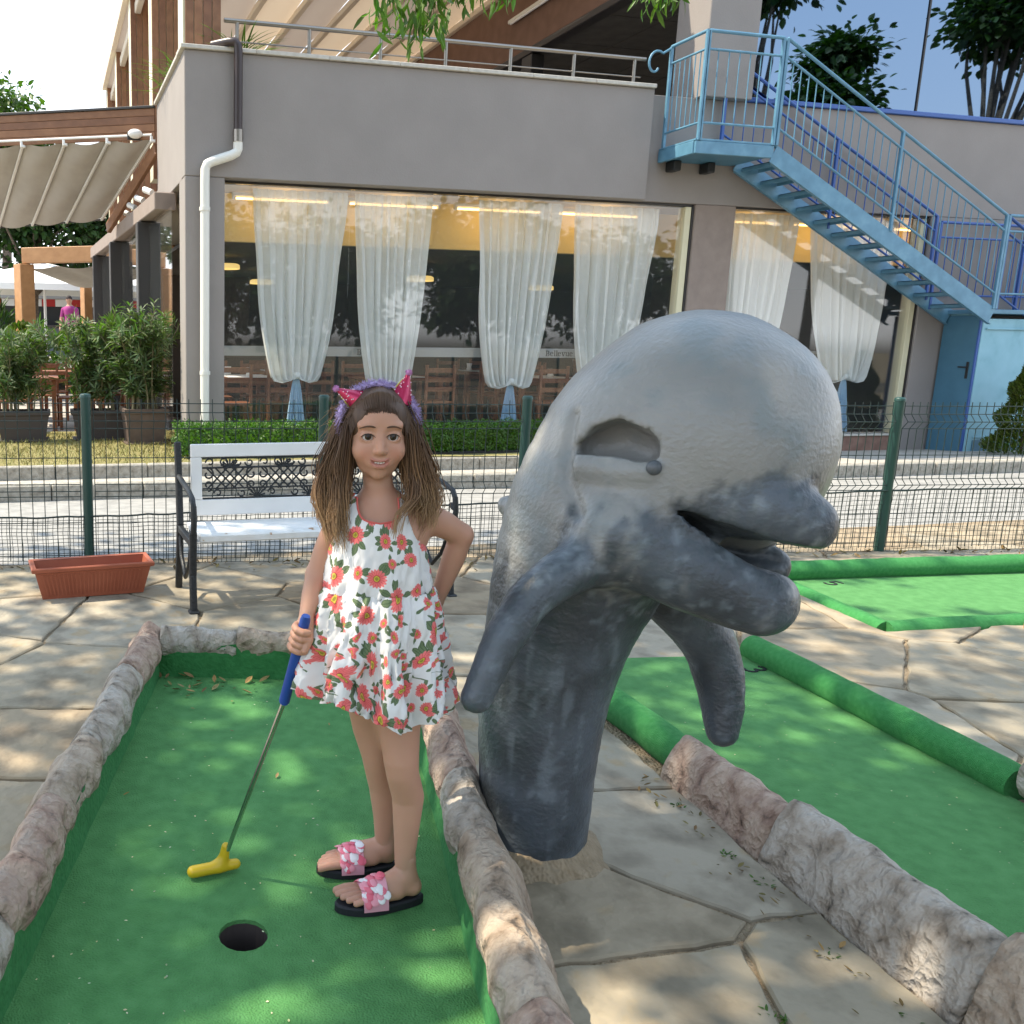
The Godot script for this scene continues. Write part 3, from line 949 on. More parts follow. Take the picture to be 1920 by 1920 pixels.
func furnish() -> void:
	# tables and chairs of the dining room, seen dimly through the glass
	var tables := []
	var spots := [Vector3(2.5, .05, -11.6), Vector3(4.6, .05, -11.7), Vector3(6.7, .05, -11.5), Vector3(9.2, .05, -11.6), Vector3(3.5, .05, -13.4), Vector3(6.9, .05, -13.6), Vector3(9.3, .05, -13.3)]
	for i in spots.size():
		var p: Vector3 = spots[i]
		var t := thing("dining_table", "wooden dining table with a white cloth inside the restaurant", "table", p, 0, "dining tables inside the restaurant")
		bxs(t, "table_top", M.chair_wood, Vector3(-.55, .70, -.4), Vector3(.55, .74, .4), 0.008)
		bxs(t, "tablecloth", M.cloth, Vector3(-.30, .742, -.41), Vector3(.30, .748, .41))
		for sx: float in [-1, 1]:
			for sz: float in [-1, 1]:
				bxs(t, "leg", M.chair_wood, Vector3(sx * .5 - .03, 0, sz * .35 - .03), Vector3(sx * .5 + .03, .70, sz * .35 + .03), 0.004)
		for np: Vector3 in [Vector3(.0, 0, .2), Vector3(-.2, 0, -.2)]:
			var mb := MB.new()
			mb.lathe(PackedVector2Array([Vector2(.0, .748), Vector2(.05, .748), Vector2(.035, .80), Vector2(.045, .86)]), np, 10)
			obj("folded_napkin", mb, M.cloth, t)
		for s: Array in [[-.3, .62, PI], [.3, .62, PI], [-.3, -.62, 0.0], [.3, -.62, 0.0]]:
			dining_chair("red brown wooden chair at a dining table inside the restaurant", "chairs inside the restaurant", p + Vector3(s[0], 0, s[1]), s[2])
	for i in 5:
		var p: Vector3 = [Vector3(1.95 + .55, 2.25, -13.0), Vector3(5.4, 2.15, -12.9), Vector3(7.9, 2.12, -13.8), Vector3(10.2, 2.2, -13.0), Vector3(3.6, 2.2, -15.5)][i]
		var t := thing("pendant_lamp", "small cream pendant lamp under the dining room ceiling", "lamp", p, 0, "pendant lamps in the dining room")
		var mb := MB.new(); mb.tube(PackedVector3Array([Vector3(0, .05, 0), Vector3(0, .17, 0)]), 0.006, 6)
		obj("cord", mb, M.dark_metal, t)
		mb = MB.new(); mb.lathe(PackedVector2Array([Vector2(.20, -.02), Vector2(.20, .03), Vector2(.17, .05), Vector2(.02, .055)]), Vector3.ZERO, 18)
		var glow := mat(Color(.8, .7, .45), .6); glow.emission_enabled = true; glow.emission = Color(1, .85, .5); glow.emission_energy_multiplier = 0.5
		obj("lamp_shade", mb, glow, t)


var chair0: Node3D


func dining_chair(label: String, group: String, at: Vector3, turn: float) -> void:
	var t: Node3D
	if chair0 == null:
		t = thing("dining_chair", label, "chair", at, turn, group)
		bxs(t, "seat", M.chair_wood, Vector3(-.21, .43, -.21), Vector3(.21, .455, .21), 0.008)
		for sx: float in [-1, 1]:
			bxs(t, "leg", M.chair_wood, Vector3(sx * .19 - .018, 0, .16), Vector3(sx * .19 + .018, .43, .20), 0.004)
			bxs(t, "leg", M.chair_wood, Vector3(sx * .19 - .018, 0, -.20), Vector3(sx * .19 + .018, .92, -.165), 0.004)
		for k in 3:
			bxs(t, "back_slat", M.chair_wood, Vector3(-.17, .58 + k * .12, -.195), Vector3(.17, .64 + k * .12, -.172), 0.004)
		chair0 = t
	else:
		t = copy(chair0, label)
		t.set_meta("group", group)
		t.position = at
		t.rotation.y = turn


func build_terrace() -> void:
	# railing on the parapet
	var r := thing("terrace_railing", "brushed steel railing along the top of the grey parapet wall", "railing")
	var mb := MB.new()
	mb.tube(PackedVector3Array([Vector3(1.92, 4.545, -10.12), Vector3(6.95, 4.545, -10.12)]), 0.024, 12)
	obj("handrail", mb, M.steel, r)
	mb = MB.new()
	mb.tube(PackedVector3Array([Vector3(2.02, 4.345, -10.12), Vector3(6.90, 4.345, -10.12)]), 0.008, 8)
	obj("rail_wire", mb, M.steel, r)
	for x: float in [2.06, 2.85, 3.66, 4.43, 5.22, 6.02, 6.81]:
		mb = MB.new(); mb.tube(PackedVector3Array([Vector3(x, 4.245, -10.12), Vector3(x, 4.53, -10.12)]), 0.02, 10)
		obj("rail_post", mb, M.steel, r)
	# upper storey: pergola roof of fabric and ribs, brown bulkhead, tiled soffit, mirror glass
	var a := thing("terrace_awning", "cream fabric roof with pale ribs over the upper terrace", "awning")
	var xs := []
	for i in 9: xs.append(1.45 + i * 0.728)
	for i in 9:
		mb = MB.new(); mb.bar(Vector3(xs[i], 6.72, -10.7), Vector3(xs[i], 6.72, -22.0), 0.10, 0.10, 0.01)
		obj("rib", mb, M.awning_cream, a)
		if i < 8:
			mb = MB.new()
			var x0: float = xs[i] + 0.05; var x1: float = xs[i + 1] - 0.05
			mb.sheet(7, 30, func(k: int, j: int) -> Vector3:
				var s := k / 6.0
				return Vector3(lerpf(x0, x1, s), 6.76 - 0.05 * sin(s * PI) - 0.015 * sin(j * 0.9), lerpf(-10.75, -22.0, j / 29.0)), false)
			obj("fabric_strip", mb, M.awning_grey if i % 2 == 0 else M.awning_cream, a)
	var u := thing("upper_storey", "brown and glass upper storey with a grey tiled soffit over the terrace", "building")
	bxs(u, "bulkhead", M.brown_wall, Vector3(7.30, 5.66, -22.0), Vector3(7.5, 7.0, -10.62))
	bxs(u, "edge_beam", M.dark_frame, Vector3(7.27, 5.56, -22.0), Vector3(7.46, 5.657, -10.62), 0.01)
	bxs(u, "slab", M.soffit, Vector3(7.5, 5.67, -22.0), Vector3(16.0, 6.0, -10.62))
	for i in 9:
		for j in 9:
			bxs(u, "soffit_panel", M.soffit, Vector3(7.50 + i * 0.9 + .012, 5.628, -10.7 - (j + 1) * 1.2 + .012), Vector3(7.50 + (i + 1) * 0.9 - .012, 5.660, -10.7 - j * 1.2 - .012), 0.006)
	bxs(u, "joint_bed", M.coping, Vector3(7.5, 5.655, -21.6), Vector3(15.7, 5.668, -10.66))
	bxs(u, "back_wall", M.brown_wall, Vector3(1.5, 3.42, -22.2), Vector3(16, 6.9, -22.02))
	bxs(u, "door_post", M.dark_frame, Vector3(7.28, 3.42, -13.75), Vector3(7.50, 5.555, -13.45), 0.01)
	bxs(u, "glass_trim", M.blue_deep, Vector3(8.37, 4.170, -10.16), Vector3(16.0, 4.225, -10.085), 0.008)
	var xs2 := [8.38, 10.95, 13.6, 16.0]
	for i in 2: bxs(u, "mullion", M.dark_frame, Vector3(xs2[i + 1] - .012, 4.228, -10.165), Vector3(xs2[i + 1] + .012, 8.4, -10.125), .002)
	for i in 3: bxs(u, "mirror_pane", M.mirror_glass, Vector3(xs2[i] + .014, 4.228, -10.16), Vector3(xs2[i + 1] - .014, 8.4, -10.14))
	bxs(u, "roof", M.plaster, Vector3(7.2, 8.4, -22.2), Vector3(16.2, 8.6, -10.0))
	# tube on the bulkhead
	var t := thing("wall_tube", "unlit tube fitting on the brown bulkhead above the terrace", "lamp")
	mb = MB.new(); mb.bar(Vector3(7.265, 6.2, -14.2), Vector3(7.265, 6.2, -12.2), 0.06, 0.06, 0.012)
	obj("housing", mb, M.white_pipe, t)
	mb = MB.new(); mb.tube(PackedVector3Array([Vector3(7.24, 6.15, -14.1), Vector3(7.24, 6.15, -12.3)]), 0.018, 8)
	obj("tube", mb, M.white_board, t)


func build_stairs() -> void:
	var s := thing("outdoor_staircase", "light blue steel staircase with barred railings against the grey wall", "staircase")
	var zf := -9.45; var zb := -10.03
	var y0 := 3.56; var y1 := 1.78
	var x0 := 8.27; var x1 := 11.85
	var mb := MB.new()
	# landing
	var l := holder("landing", s)
	bxs(l, "plate", M.blue, Vector3(7.22, 3.54, -10.10), Vector3(8.275, 3.562, zf), 0.003)
	bxs(l, "edge_channel", M.blue, Vector3(7.225, 3.40, zf - 0.03), Vector3(8.275, 3.538, zf + .004), 0.006)
	bxs(l, "edge_channel", M.blue, Vector3(7.215, 3.40, -10.10), Vector3(7.255, 3.538, zf - .032), 0.006)
	bxs(l, "under_beam", M.blue_door, Vector3(7.26, 3.42, -10.10), Vector3(8.26, 3.47, zf - .06))
	bxs(l, "bracket", M.dark_metal, Vector3(7.33, 3.30, -10.10), Vector3(7.43, 3.415, -9.93), 0.01)
	bxs(l, "bracket", M.dark_metal, Vector3(7.80, 3.30, -10.10), Vector3(7.90, 3.415, -9.93), 0.01)
	# stringers
	for z: float in [zf, zb]:
		mb = MB.new()
		var lo := Vector3(x0, y0 - 0.11, z); var hi := Vector3(x1, y1 - 0.11, z)
		mb.bar(lo, hi, 0.012, 0.20, 0.002)
		mb.bar(lo + Vector3(0, .10, -.02), hi + Vector3(0, .10, -.02), 0.05, 0.01)
		mb.bar(lo + Vector3(0, -.10, -.02), hi + Vector3(0, -.10, -.02), 0.05, 0.01)
		obj("stringer", mb, M.blue, s)
	# treads
	for i in 12:
		var f := (i + 0.75) / 12.5
		var c := Vector3(lerpf(x0, x1, f) - .02, lerpf(y0, y1, f) - 0.07, (zf + zb) * 0.5)
		mb = MB.new()
		mb.box(c, Vector3(0.25, 0.012, zf - zb - .03), Basis.IDENTITY, .002)
		mb.box(c + Vector3(0.119, -.018, 0), Vector3(0.012, 0.046, zf - zb - .03))
		mb.box(c + Vector3(-0.119, -.018, 0), Vector3(0.012, 0.046, zf - zb - .03))
		obj("tread", mb, M.blue, s)
	# railings: [a, b of the floor line, height, material, spacing]
	rail(s, Vector3(7.25, y0, -10.06), Vector3(7.25, y0, zf), 1.13, M.blue, 0.085, 1, 1)
	rail(s, Vector3(7.27, y0, zf), Vector3(8.25, y0, zf), 1.13, M.blue, 0.125, 1, 1)
	rail(s, Vector3(x0 + .03, y0, zf), Vector3(x1, y1, zf), 1.13, M.blue, 0.125, 2, 2)
	rail(s, Vector3(8.02, 3.60, zb), Vector3(11.42, 1.90, zb), 1.05, M.blue_deep, 0.16, 2, 2)
	rail(s, Vector3(x1 + .04, y1, zf), Vector3(14.4, y1, zf), 1.13, M.blue, 0.125, 1, 2)
	rail(s, Vector3(11.5, y1, zb), Vector3(14.4, y1, zb), 1.10, M.blue_deep, 0.14, 1, 2)
	rail(s, Vector3(12.05, y1, zf - .12), Vector3(14.5, 0.5, zf - .12), 1.13, M.blue_deep, 0.14, 1, 2)
	# scroll where the rail meets the parapet
	mb = MB.new()
	var sc := PackedVector3Array()
	for i in 15:
		var a := lerpf(0.9, 5.6, i / 14.0)
		var rr := lerpf(0.17, 0.05, i / 14.0)
		sc.append(Vector3(7.08 + cos(a) * rr * 0.8 - .02, 4.48 + sin(a) * rr, -10.07))
	sc.insert(0, Vector3(7.24, 4.67, -10.06))
	mb.tube(sc, 0.014, 8)
	obj("scroll", mb, M.blue, s)

	# store under the lower landing, its door in the side
	var k := thing("metal_store", "pale blue metal store under the stairs with a darker blue door", "shed")
	bxs(k, "front_panel", M.blue_pale, Vector3(11.88, -0.25, -9.60), Vector3(14.9, 1.64, -9.565), 0.004)
	bxs(k, "side_panel", M.blue_pale, Vector3(11.885, -0.25, -10.11), Vector3(11.905, 1.70, -9.602))
	bxs(k, "roof_plate", M.blue, Vector3(11.82, 1.70, -10.11), Vector3(14.95, 1.755, -9.50), 0.006)
	bxs(k, "drip_edge", M.blue_pale, Vector3(11.93, 1.50, -9.563), Vector3(14.9, 1.52, -9.54), 0.003)
	bxs(k, "vent", M.blue_pale, Vector3(12.0, 0.08, -9.563), Vector3(12.9, 0.10, -9.55), 0.002)
	bxs(k, "vent", M.blue_door, Vector3(12.0, -0.12, -9.564), Vector3(12.9, 0.05, -9.558), 0.002)
	var dr := bxs(k, "door", M.blue_door, Vector3(11.855, -0.20, -10.09), Vector3(11.882, 1.68, -9.60), 0.004)
	bxs(dr, "handle_plate", M.dark_metal, Vector3(11.842, 0.86, -9.68), Vector3(11.853, 1.08, -9.645), 0.003)
	mb = MB.new(); mb.bar(Vector3(11.83, 1.01, -9.66), Vector3(11.83, 1.01, -9.78), 0.014, 0.02, 0.004)
	obj("lever", mb, M.dark_metal, dr)
	bxs(k, "door_frame", M.blue_deep, Vector3(11.85, -0.25, -9.598), Vector3(11.884, 1.69, -9.575), 0.003)


func rail(parent: Node3D, a: Vector3, b: Vector3, h: float, m: Material, gap: float, first_post := 1, posts := 1) -> void:
	# one straight run of barred railing as a part: rails and posts, each bar a sub-part
	var g := holder("railing", parent)
	var up := Vector3.UP
	var n := (b - a).normalized()
	var mb := MB.new(); mb.tube(PackedVector3Array([a + up * h, b + up * h]), 0.019, 10)
	obj("handrail", mb, m, g)
	mb = MB.new(); mb.tube(PackedVector3Array([a + up * (h - .19), b + up * (h - .19)]), 0.014, 8)
	obj("upper_rail", mb, m, g)
	mb = MB.new(); mb.tube(PackedVector3Array([a + up * .17, b + up * .17]), 0.013, 8)
	obj("lower_rail", mb, m, g)
	for i in posts + 1:
		var p := a.lerp(b, float(i) / posts)
		mb = MB.new(); mb.box(p + up * (h * 0.5 - .01), Vector3(.035, h + .02, .035), Basis.IDENTITY, .003)
		obj("post", mb, m, g)
	var c := int(a.distance_to(b) / gap)
	for i in range(1, c):
		var p := a.lerp(b, float(i) / c)
		mb = MB.new(); mb.tube(PackedVector3Array([p + up * .17, p + up * (h - .19)]), 0.0065, 6, false)
		obj("bar", mb, m, g)


func build_pergola() -> void:
	# upper wooden posts along the terrace edge
	var places := [Vector3(1.535, 0, -10.30), Vector3(1.50, 0, -13.05), Vector3(1.50, 0, -16.05), Vector3(1.50, 0, -19.1), Vector3(1.50, 0, -21.8)]
	for i in 5:
		var p: Vector3 = places[i]
		var t := thing("clad_post", ["brown timber clad post at the parapet corner above the downpipe", "brown timber clad post, second behind the parapet corner", "brown timber clad post, third behind the parapet corner", "brown timber clad post, fourth behind the parapet corner", "brown timber clad post, fifth behind the parapet corner"][i], "post", p, 0, "clad posts of the terrace roof")
		var y0 := 4.25 if i == 0 else 3.4
		bxs(t, "core", M.frame_cream, Vector3(-.02 if i == 0 else 0.0, y0, -.38), Vector3(.385, 6.68, -.02))
		for k in 4:
			bxs(t, "board", M.wood[(i + k) % 3], Vector3(k * .0975 + .002, y0, -.018), Vector3(k * .0975 + .0925, 6.68, 0.0), 0.004)
	# beams of the upper roof that show between the posts
	var bm := thing("roof_beam", "pale beam running behind the timber posts", "beam")
	var mb := MB.new(); mb.bar(Vector3(1.62, 6.5, -10.5), Vector3(1.62, 6.5, -22), .1, .16, .01)
	obj("beam_bar", mb, M.awning_cream, bm)

	# lower pergola: fascia of boards, awning with ribs
	var a := Vector3(1.46, 0, -12.47); var dir := Vector3(-0.887, 0, -0.462)
	var back := Vector3(-0.462, 0, 0.887) * -1.0
	var f := thing("pergola_fascia", "horizontal brown boards of the pergola front beside the sunlit side wall", "pergola")
	for k in 4:
		mb = MB.new()
		mb.bar(a + Vector3.UP * (3.84 + k * .0955), a + dir * 6.0 + Vector3.UP * (3.84 + k * .0955), .03, .0915, .004)
		obj("board", mb, M.wood[k % 3], f)
	mb = MB.new(); mb.bar(a + Vector3.UP * 4.19, a + dir * 6.0 + Vector3.UP * 4.19, .07, .03, .004)
	obj("cap_rail", mb, M.dark_frame, f)
	var fl := thing("flood_lamp", "round unlit floodlight on the brown pergola boards", "lamp", a + dir * 0.25 + Vector3(0, 3.86, 0) - back * 0.06)
	mb = MB.new(); mb.ball(Vector3.ZERO, Vector3(.095, .06, .06), 14, 8)
	obj("bowl", mb, M.white_board, fl)
	mb = MB.new(); mb.box(Vector3(0, -.02, -.04), Vector3(.2, .1, .05), Basis.IDENTITY, .01)
	obj("bracket", mb, M.dark_metal, fl)
	var aw := thing("pergola_awning", "grey retractable awning sloping down behind the pergola boards", "awning")
	var fr := a + Vector3(-.03, 3.80, -.03)
	var br := Vector3(0.87, 3.0, -14.45)
	var nr := 7
	for i in nr:
		var s := i * 0.62
		var p := fr + dir * s; var q := br + dir * s * 0.93 + Vector3(0, -.05 * s, 0)
		mb = MB.new(); mb.bar(p, q, .035, .04, .005)
		obj("rib", mb, M.alu, aw)
		mb = MB.new(); mb.box(p + Vector3(0, .0, 0), Vector3(.07, .08, .06), Basis.IDENTITY, .008)
		obj("rib_end", mb, M.white_board, aw)
		if i < nr - 1:
			var p2 := fr + dir * (s + .62); var q2 := br + dir * (s + .62) * 0.93 + Vector3(0, -.05 * (s + .62), 0)
			mb = MB.new()
			mb.sheet(9, 24, func(c: int, j: int) -> Vector3:
				var t := c / 8.0; var k := j / 23.0
				return p.lerp(p2, t).lerp(q.lerp(q2, t), k) + Vector3(0, .035 - .07 * sin(t * PI) - .02 * sin(k * 12.0) * sin(t * PI), 0))
			obj("fabric_panel", mb, M.awning, aw)
	mb = MB.new(); mb.tube(PackedVector3Array([fr + Vector3(0, .05, 0) - back * .02, fr + dir * 4.4 + Vector3(0, .05, 0) - back * .02]), .018, 8)
	obj("front_tube", mb, M.white_board, aw)
	mb = MB.new(); mb.bar(fr + Vector3(.05, -.12, .02), br + Vector3(.1, -.12, 0), .07, .16, .01)
	obj("side_gutter", mb, M.wood[0], aw)
	mb = MB.new()
	mb.bar(br + Vector3(.06, .01, 0), br + dir * 3.4 + Vector3(0, -.16, 0), .035, .035, .008)
	obj("back_tube", mb, M.dark_frame, aw)
	# spotlights on the side beam
	for i in 4:
		var p := Vector3(1.36 - i * .035, 3.02, -11.9 - i * 0.72)
		var t := thing("spot_lamp", ["small white spotlight on the side beam, first from the sunlit side wall", "small white spotlight on the side beam, second from the sunlit side wall", "small white spotlight on the side beam, third from the sunlit side wall", "small white spotlight on the side beam, last before the timber pergola"][i], "lamp", p, 0, "spotlights on the side beam")
		mb = MB.new(); mb.tube(PackedVector3Array([Vector3(-.02, .02, .06), Vector3(-.10, .07, -.06)]), .04, 10)
		obj("lamp_head", mb, M.alu, t)
		mb = MB.new(); mb.tube(PackedVector3Array([Vector3(0, -.09, 0), Vector3(-.02, .0, .0), Vector3(-.06, .045, 0)]), .012, 6)
		obj("arm", mb, M.dark_metal, t)

	# second pergola further back: light timber frame
	var g := thing("timber_pergola", "light timber pergola frame with a white blind behind the oleanders", "pergola")
	var R := Vector3(1.09, 0, -18.3)
	var e0 := R - dir * 1.5; var e1 := R + dir * 1.66
	mb = MB.new(); mb.bar(e0 + Vector3.UP * 2.84, e1 + Vector3.UP * 2.80, .16, .30, .01)
	obj("beam", mb, M.wood_light, g)
	for p: Vector3 in [e0, e1]:
		mb = MB.new(); mb.box(p + Vector3.UP * 1.32, Vector3(.3, 2.64, .3), Basis(Vector3.UP, 0.48), .01)
		obj("post", mb, M.wood_light, g)
	var q0 := e1 + back * 2.6
	mb = MB.new(); mb.box(q0 + Vector3.UP * 1.3 + dir * -.1, Vector3(.2, 2.6, .2), Basis(Vector3.UP, 0.48), .01)
	obj("post", mb, M.wood_light, g)
	mb = MB.new()
	mb.sheet(30, 8, func(i: int, j: int) -> Vector3:
		var t := i / 29.0; var k := j / 7.0
		return e0.lerp(e1, t) + back * (0.1 + 2.2 * k) + Vector3.UP * (2.62 - .25 * k - .06 * absf(sin(t * 12.0))))
	obj("blind", mb, M.awning, g)


func fz(x: float) -> float:
	return -5.14 + (x - 0.2) * 0.1204


func build_fence() -> void:
	var f := thing("wire_fence", "dark green welded wire fence with round posts between paving and road", "fence")
	var posts := [-3.6, -1.2, 0.2, 1.53, 2.73, 5.1, 7.5, 9.9]
	for x: float in posts:
		var mb := MB.new()
		var p := Vector3(x, 0, fz(x))
		mb.tube(PackedVector3Array([p + Vector3(0, -.05, 0), p + Vector3(0, .965, 0)]), 0.028, 16)
		var po := obj("post", mb, M.green_paint, f)
		mb = MB.new()
		mb.lathe(PackedVector2Array([Vector2(.031, .955), Vector2(.031, .97), Vector2(.024, .978), Vector2(.0, .98)]), p, 16)
		obj("post_cap", mb, M.green_paint, po)
	for i in posts.size() - 1:
		var x0: float = posts[i] + .04; var x1: float = posts[i + 1] - .04
		var mb := MB.new()
		var gap := 0.0655 if x1 < 2.8 else 0.05
		var n := int((x1 - x0) / gap)
		for k in n + 1:
			var x := lerpf(x0, x1, float(k) / n); var z := fz(x)
			mb.tube(PackedVector3Array([Vector3(x, .03, z), Vector3(x, .40, z), Vector3(x, .435, z + .03), Vector3(x, .47, z), Vector3(x, .785, z), Vector3(x, .83, z + .035), Vector3(x, .875, z), Vector3(x, .95, z)]), 0.0026, 5, false)
		for y: float in [.06, .25, .40, .435, .47, .62, .785, .83, .875, .925]:
			var dz := 0.03 if (y == .435) else (0.035 if y == .83 else 0.0)
			mb.tube(PackedVector3Array([Vector3(x0, y, fz(x0) + dz), Vector3(x1, y, fz(x1) + dz)]), 0.0028, 5, false)
		obj("wire_panel", mb, M.net, f)
	# plastic netting tied to the foot of the fence
	for i in posts.size() - 1:
		var x0: float = posts[i]; var x1: float = posts[i + 1]
		var mb := MB.new()
		var ns := noise(1.2, 3, FastNoiseLite.TYPE_SIMPLEX_SMOOTH, 9)
		var top := func(x: float) -> float: return lerpf(.285, .40, clampf(x / 5.2, 0.0, 1.05)) + .008 * ns.get_noise_1d(x * 3.0)
		var P := func(x: float, t: float) -> Vector3: return Vector3(x + .010 * ns.get_noise_2d(x, t * 2.0), .012 + (float(top.call(x)) - .012) * t, fz(x) + .016 + .012 * ns.get_noise_2d(x * 1.5, t + 5.0))
		var n := int((x1 - x0) / 0.0275)
		for k in n + 1:
			var x := lerpf(x0, x1, float(k) / n)
			mb.tube(PackedVector3Array([P.call(x, 0.0), P.call(x, .33), P.call(x, .66), P.call(x, 1.0)]), 0.0016, 4, false)
		for j in 14:
			var row := PackedVector3Array()
			for k in 25: row.append(P.call(lerpf(x0, x1, k / 24.0), j / 13.0))
			mb.tube(row, 0.0016 if j < 13 else 0.0055, 4 if j < 13 else 6, false)
		obj("netting", mb, M.net, f)


func scroll(mb: MB, c: Vector3, r: float, a0: float, turns: float, w: float) -> void:
	var pts := PackedVector3Array()
	var n := 16
	for i in n + 1:
		var t := float(i) / n
		var a := a0 + turns * TAU * t
		pts.append(c + Vector3(cos(a), sin(a), 0) * r * lerpf(1.0, 0.25, t))
	mb.tube(pts, w, 6)


func build_bench() -> void:
	var b := thing("park_bench", "white slatted bench with black cast iron ends and lattice back", "bench", Vector3(0.66, 0, -4.14), 0.02)
	var L := 1.27
	# seat slats, the front one worn to the wood
	for i in 4:
		var mb := MB.new()
		mb.box(Vector3(L * 0.5, 0.365 + (0.0 if i > 0 else -.006) - .004 * i, -0.02 - i * 0.098), Vector3(L - .02, 0.03 if i > 0 else 0.038, 0.088), Basis.IDENTITY, 0.006)
		obj("seat_slat", mb, M.worn_paint if i == 0 else M.white_paint, b)
	# back: white frame round an iron panel
	var bk := holder("backrest", b, Vector3(0.04, 0.575, -0.385))
	bk.rotation.x = -0.06
	for q: Array in [[Vector3(L * .5, .152, 0), Vector3(L, .066, .026)], [Vector3(L * .5, -.140, 0), Vector3(L, .082, .026)]]:
		var mb := MB.new(); mb.box(q[0], q[1], Basis.IDENTITY, .004)
		obj("back_rail", mb, M.white_paint, bk)
	for x: float in [0.028, L - .028]:
		var mb := MB.new(); mb.box(Vector3(x, .010, 0), Vector3(.056, .216, .026), Basis.IDENTITY, .004)
		obj("back_stile", mb, M.white_paint, bk)
	var ir := MB.new()
	var w := 0.0058
	var x0 := 0.06; var x1 := L - .06; var ya := -.094; var yb := .115
	for y: float in [ya, yb - .052, yb]: ir.tube(PackedVector3Array([Vector3(x0, y, 0), Vector3(x1, y, 0)]), w, 6)
	ir.tube(PackedVector3Array([Vector3(x0, ya + .05, 0), Vector3(x1, ya + .05, 0)]), w * .8, 6)
	var nb := 4
	var step := (x1 - x0) / nb
	for k in nb:
		var cx := x0 + step * (k + .5)
		# lattice in the middle of each bay
		for s: float in [-1, 1]:
			for m in 4:
				var xa := cx + (m - 1.5) * .045
				ir.tube(PackedVector3Array([Vector3(xa - s * .055, ya + .045, .001 * s), Vector3(xa + s * .055, yb - .052, .001 * s)]), w * .85, 6)
		# scrolls between the bays
		for s: float in [-1, 1]:
			scroll(ir, Vector3(cx + s * step * .40, .03, 0), .034, PI * .5, 0.9 * s, w * .9)
			scroll(ir, Vector3(cx + s * step * .40, -.028, 0), .03, -PI * .5, -0.9 * s, w * .9)
			scroll(ir, Vector3(cx + s * step * .22, ya + .025, 0), .022, PI, 0.9 * s, w * .8)
			scroll(ir, Vector3(cx + s * step * .12, yb - .026, 0), .024, 0.0, -0.9 * s, w * .8)
			scroll(ir, Vector3(cx + s * step * .36, yb - .026, 0), .024, PI, 0.9 * s, w * .8)
		for m in 7:   # leaf sprays along the top and foot
			var a := lerpf(.3, 2.84, m / 6.0)
			var c := Vector3(cx - step * .5 + .0, ya + .004, 0)
			if k > 0: ir.tube(PackedVector3Array([c, c + Vector3(cos(a), sin(a), 0) * .045]), PackedFloat32Array([w * .6, w * .9]), 5)
			var d := Vector3(cx, yb - .05, 0)
			ir.tube(PackedVector3Array([d, d + Vector3(cos(a), sin(a) * .8, 0) * .05]), PackedFloat32Array([w * .6, w]), 5)
	obj("lattice_panel", ir, M.iron, bk)
	# cast iron ends
	for x: float in [0.0, L + .06]:
		var e := holder("iron_end", b, Vector3(x - .02, 0, 0))
		var mb := MB.new()
		mb.bar(Vector3(0, 0.0, .03), Vector3(0, .19, .005), .036, .032, .006, Vector3.RIGHT)
		mb.bar(Vector3(0, .18, .006), Vector3(0, .40, .02), .034, .034, .006, Vector3.RIGHT)
		mb.box(Vector3(0, .01, .035), Vector3(.05, .02, .06), Basis.IDENTITY, .006)
		obj("leg", mb, M.iron, e)
		mb = MB.new()
		mb.bar(Vector3(0, 0.0, -.42), Vector3(0, .36, -.36), .036, .034, .006, Vector3.RIGHT)
		mb.bar(Vector3(0, .35, -.36), Vector3(0, .77, -.43), .034, .034, .006, Vector3.RIGHT)
		obj("leg", mb, M.iron, e)
		mb = MB.new(); mb.bar(Vector3(0, .335, .02), Vector3(0, .335, -.37), .028, .036, .004)
		obj("seat_rail", mb, M.iron, e)
		mb = MB.new()
		mb.tube(PackedVector3Array([Vector3(0, .60, -.40), Vector3(0, .585, -.25), Vector3(0, .57, -.10), Vector3(0, .55, .0), Vector3(0, .51, .035), Vector3(0, .46, .02), Vector3(0, .475, -.015)]), 0.0135, 10)
		mb.tube(PackedVector3Array([Vector3(0, .52, .03), Vector3(0, .45, .045), Vector3(0, .39, .03)]), 0.015, 8)
		obj("armrest", mb, M.iron, e)
		mb = MB.new()
		mb.tube(PackedVector3Array([Vector3(0, .32, -.02), Vector3(0, .2, -.1), Vector3(0, .12, -.2), Vector3(0, .2, -.32), Vector3(0, .30, -.36)]), 0.011, 8)
		obj("brace", mb, M.iron, e)


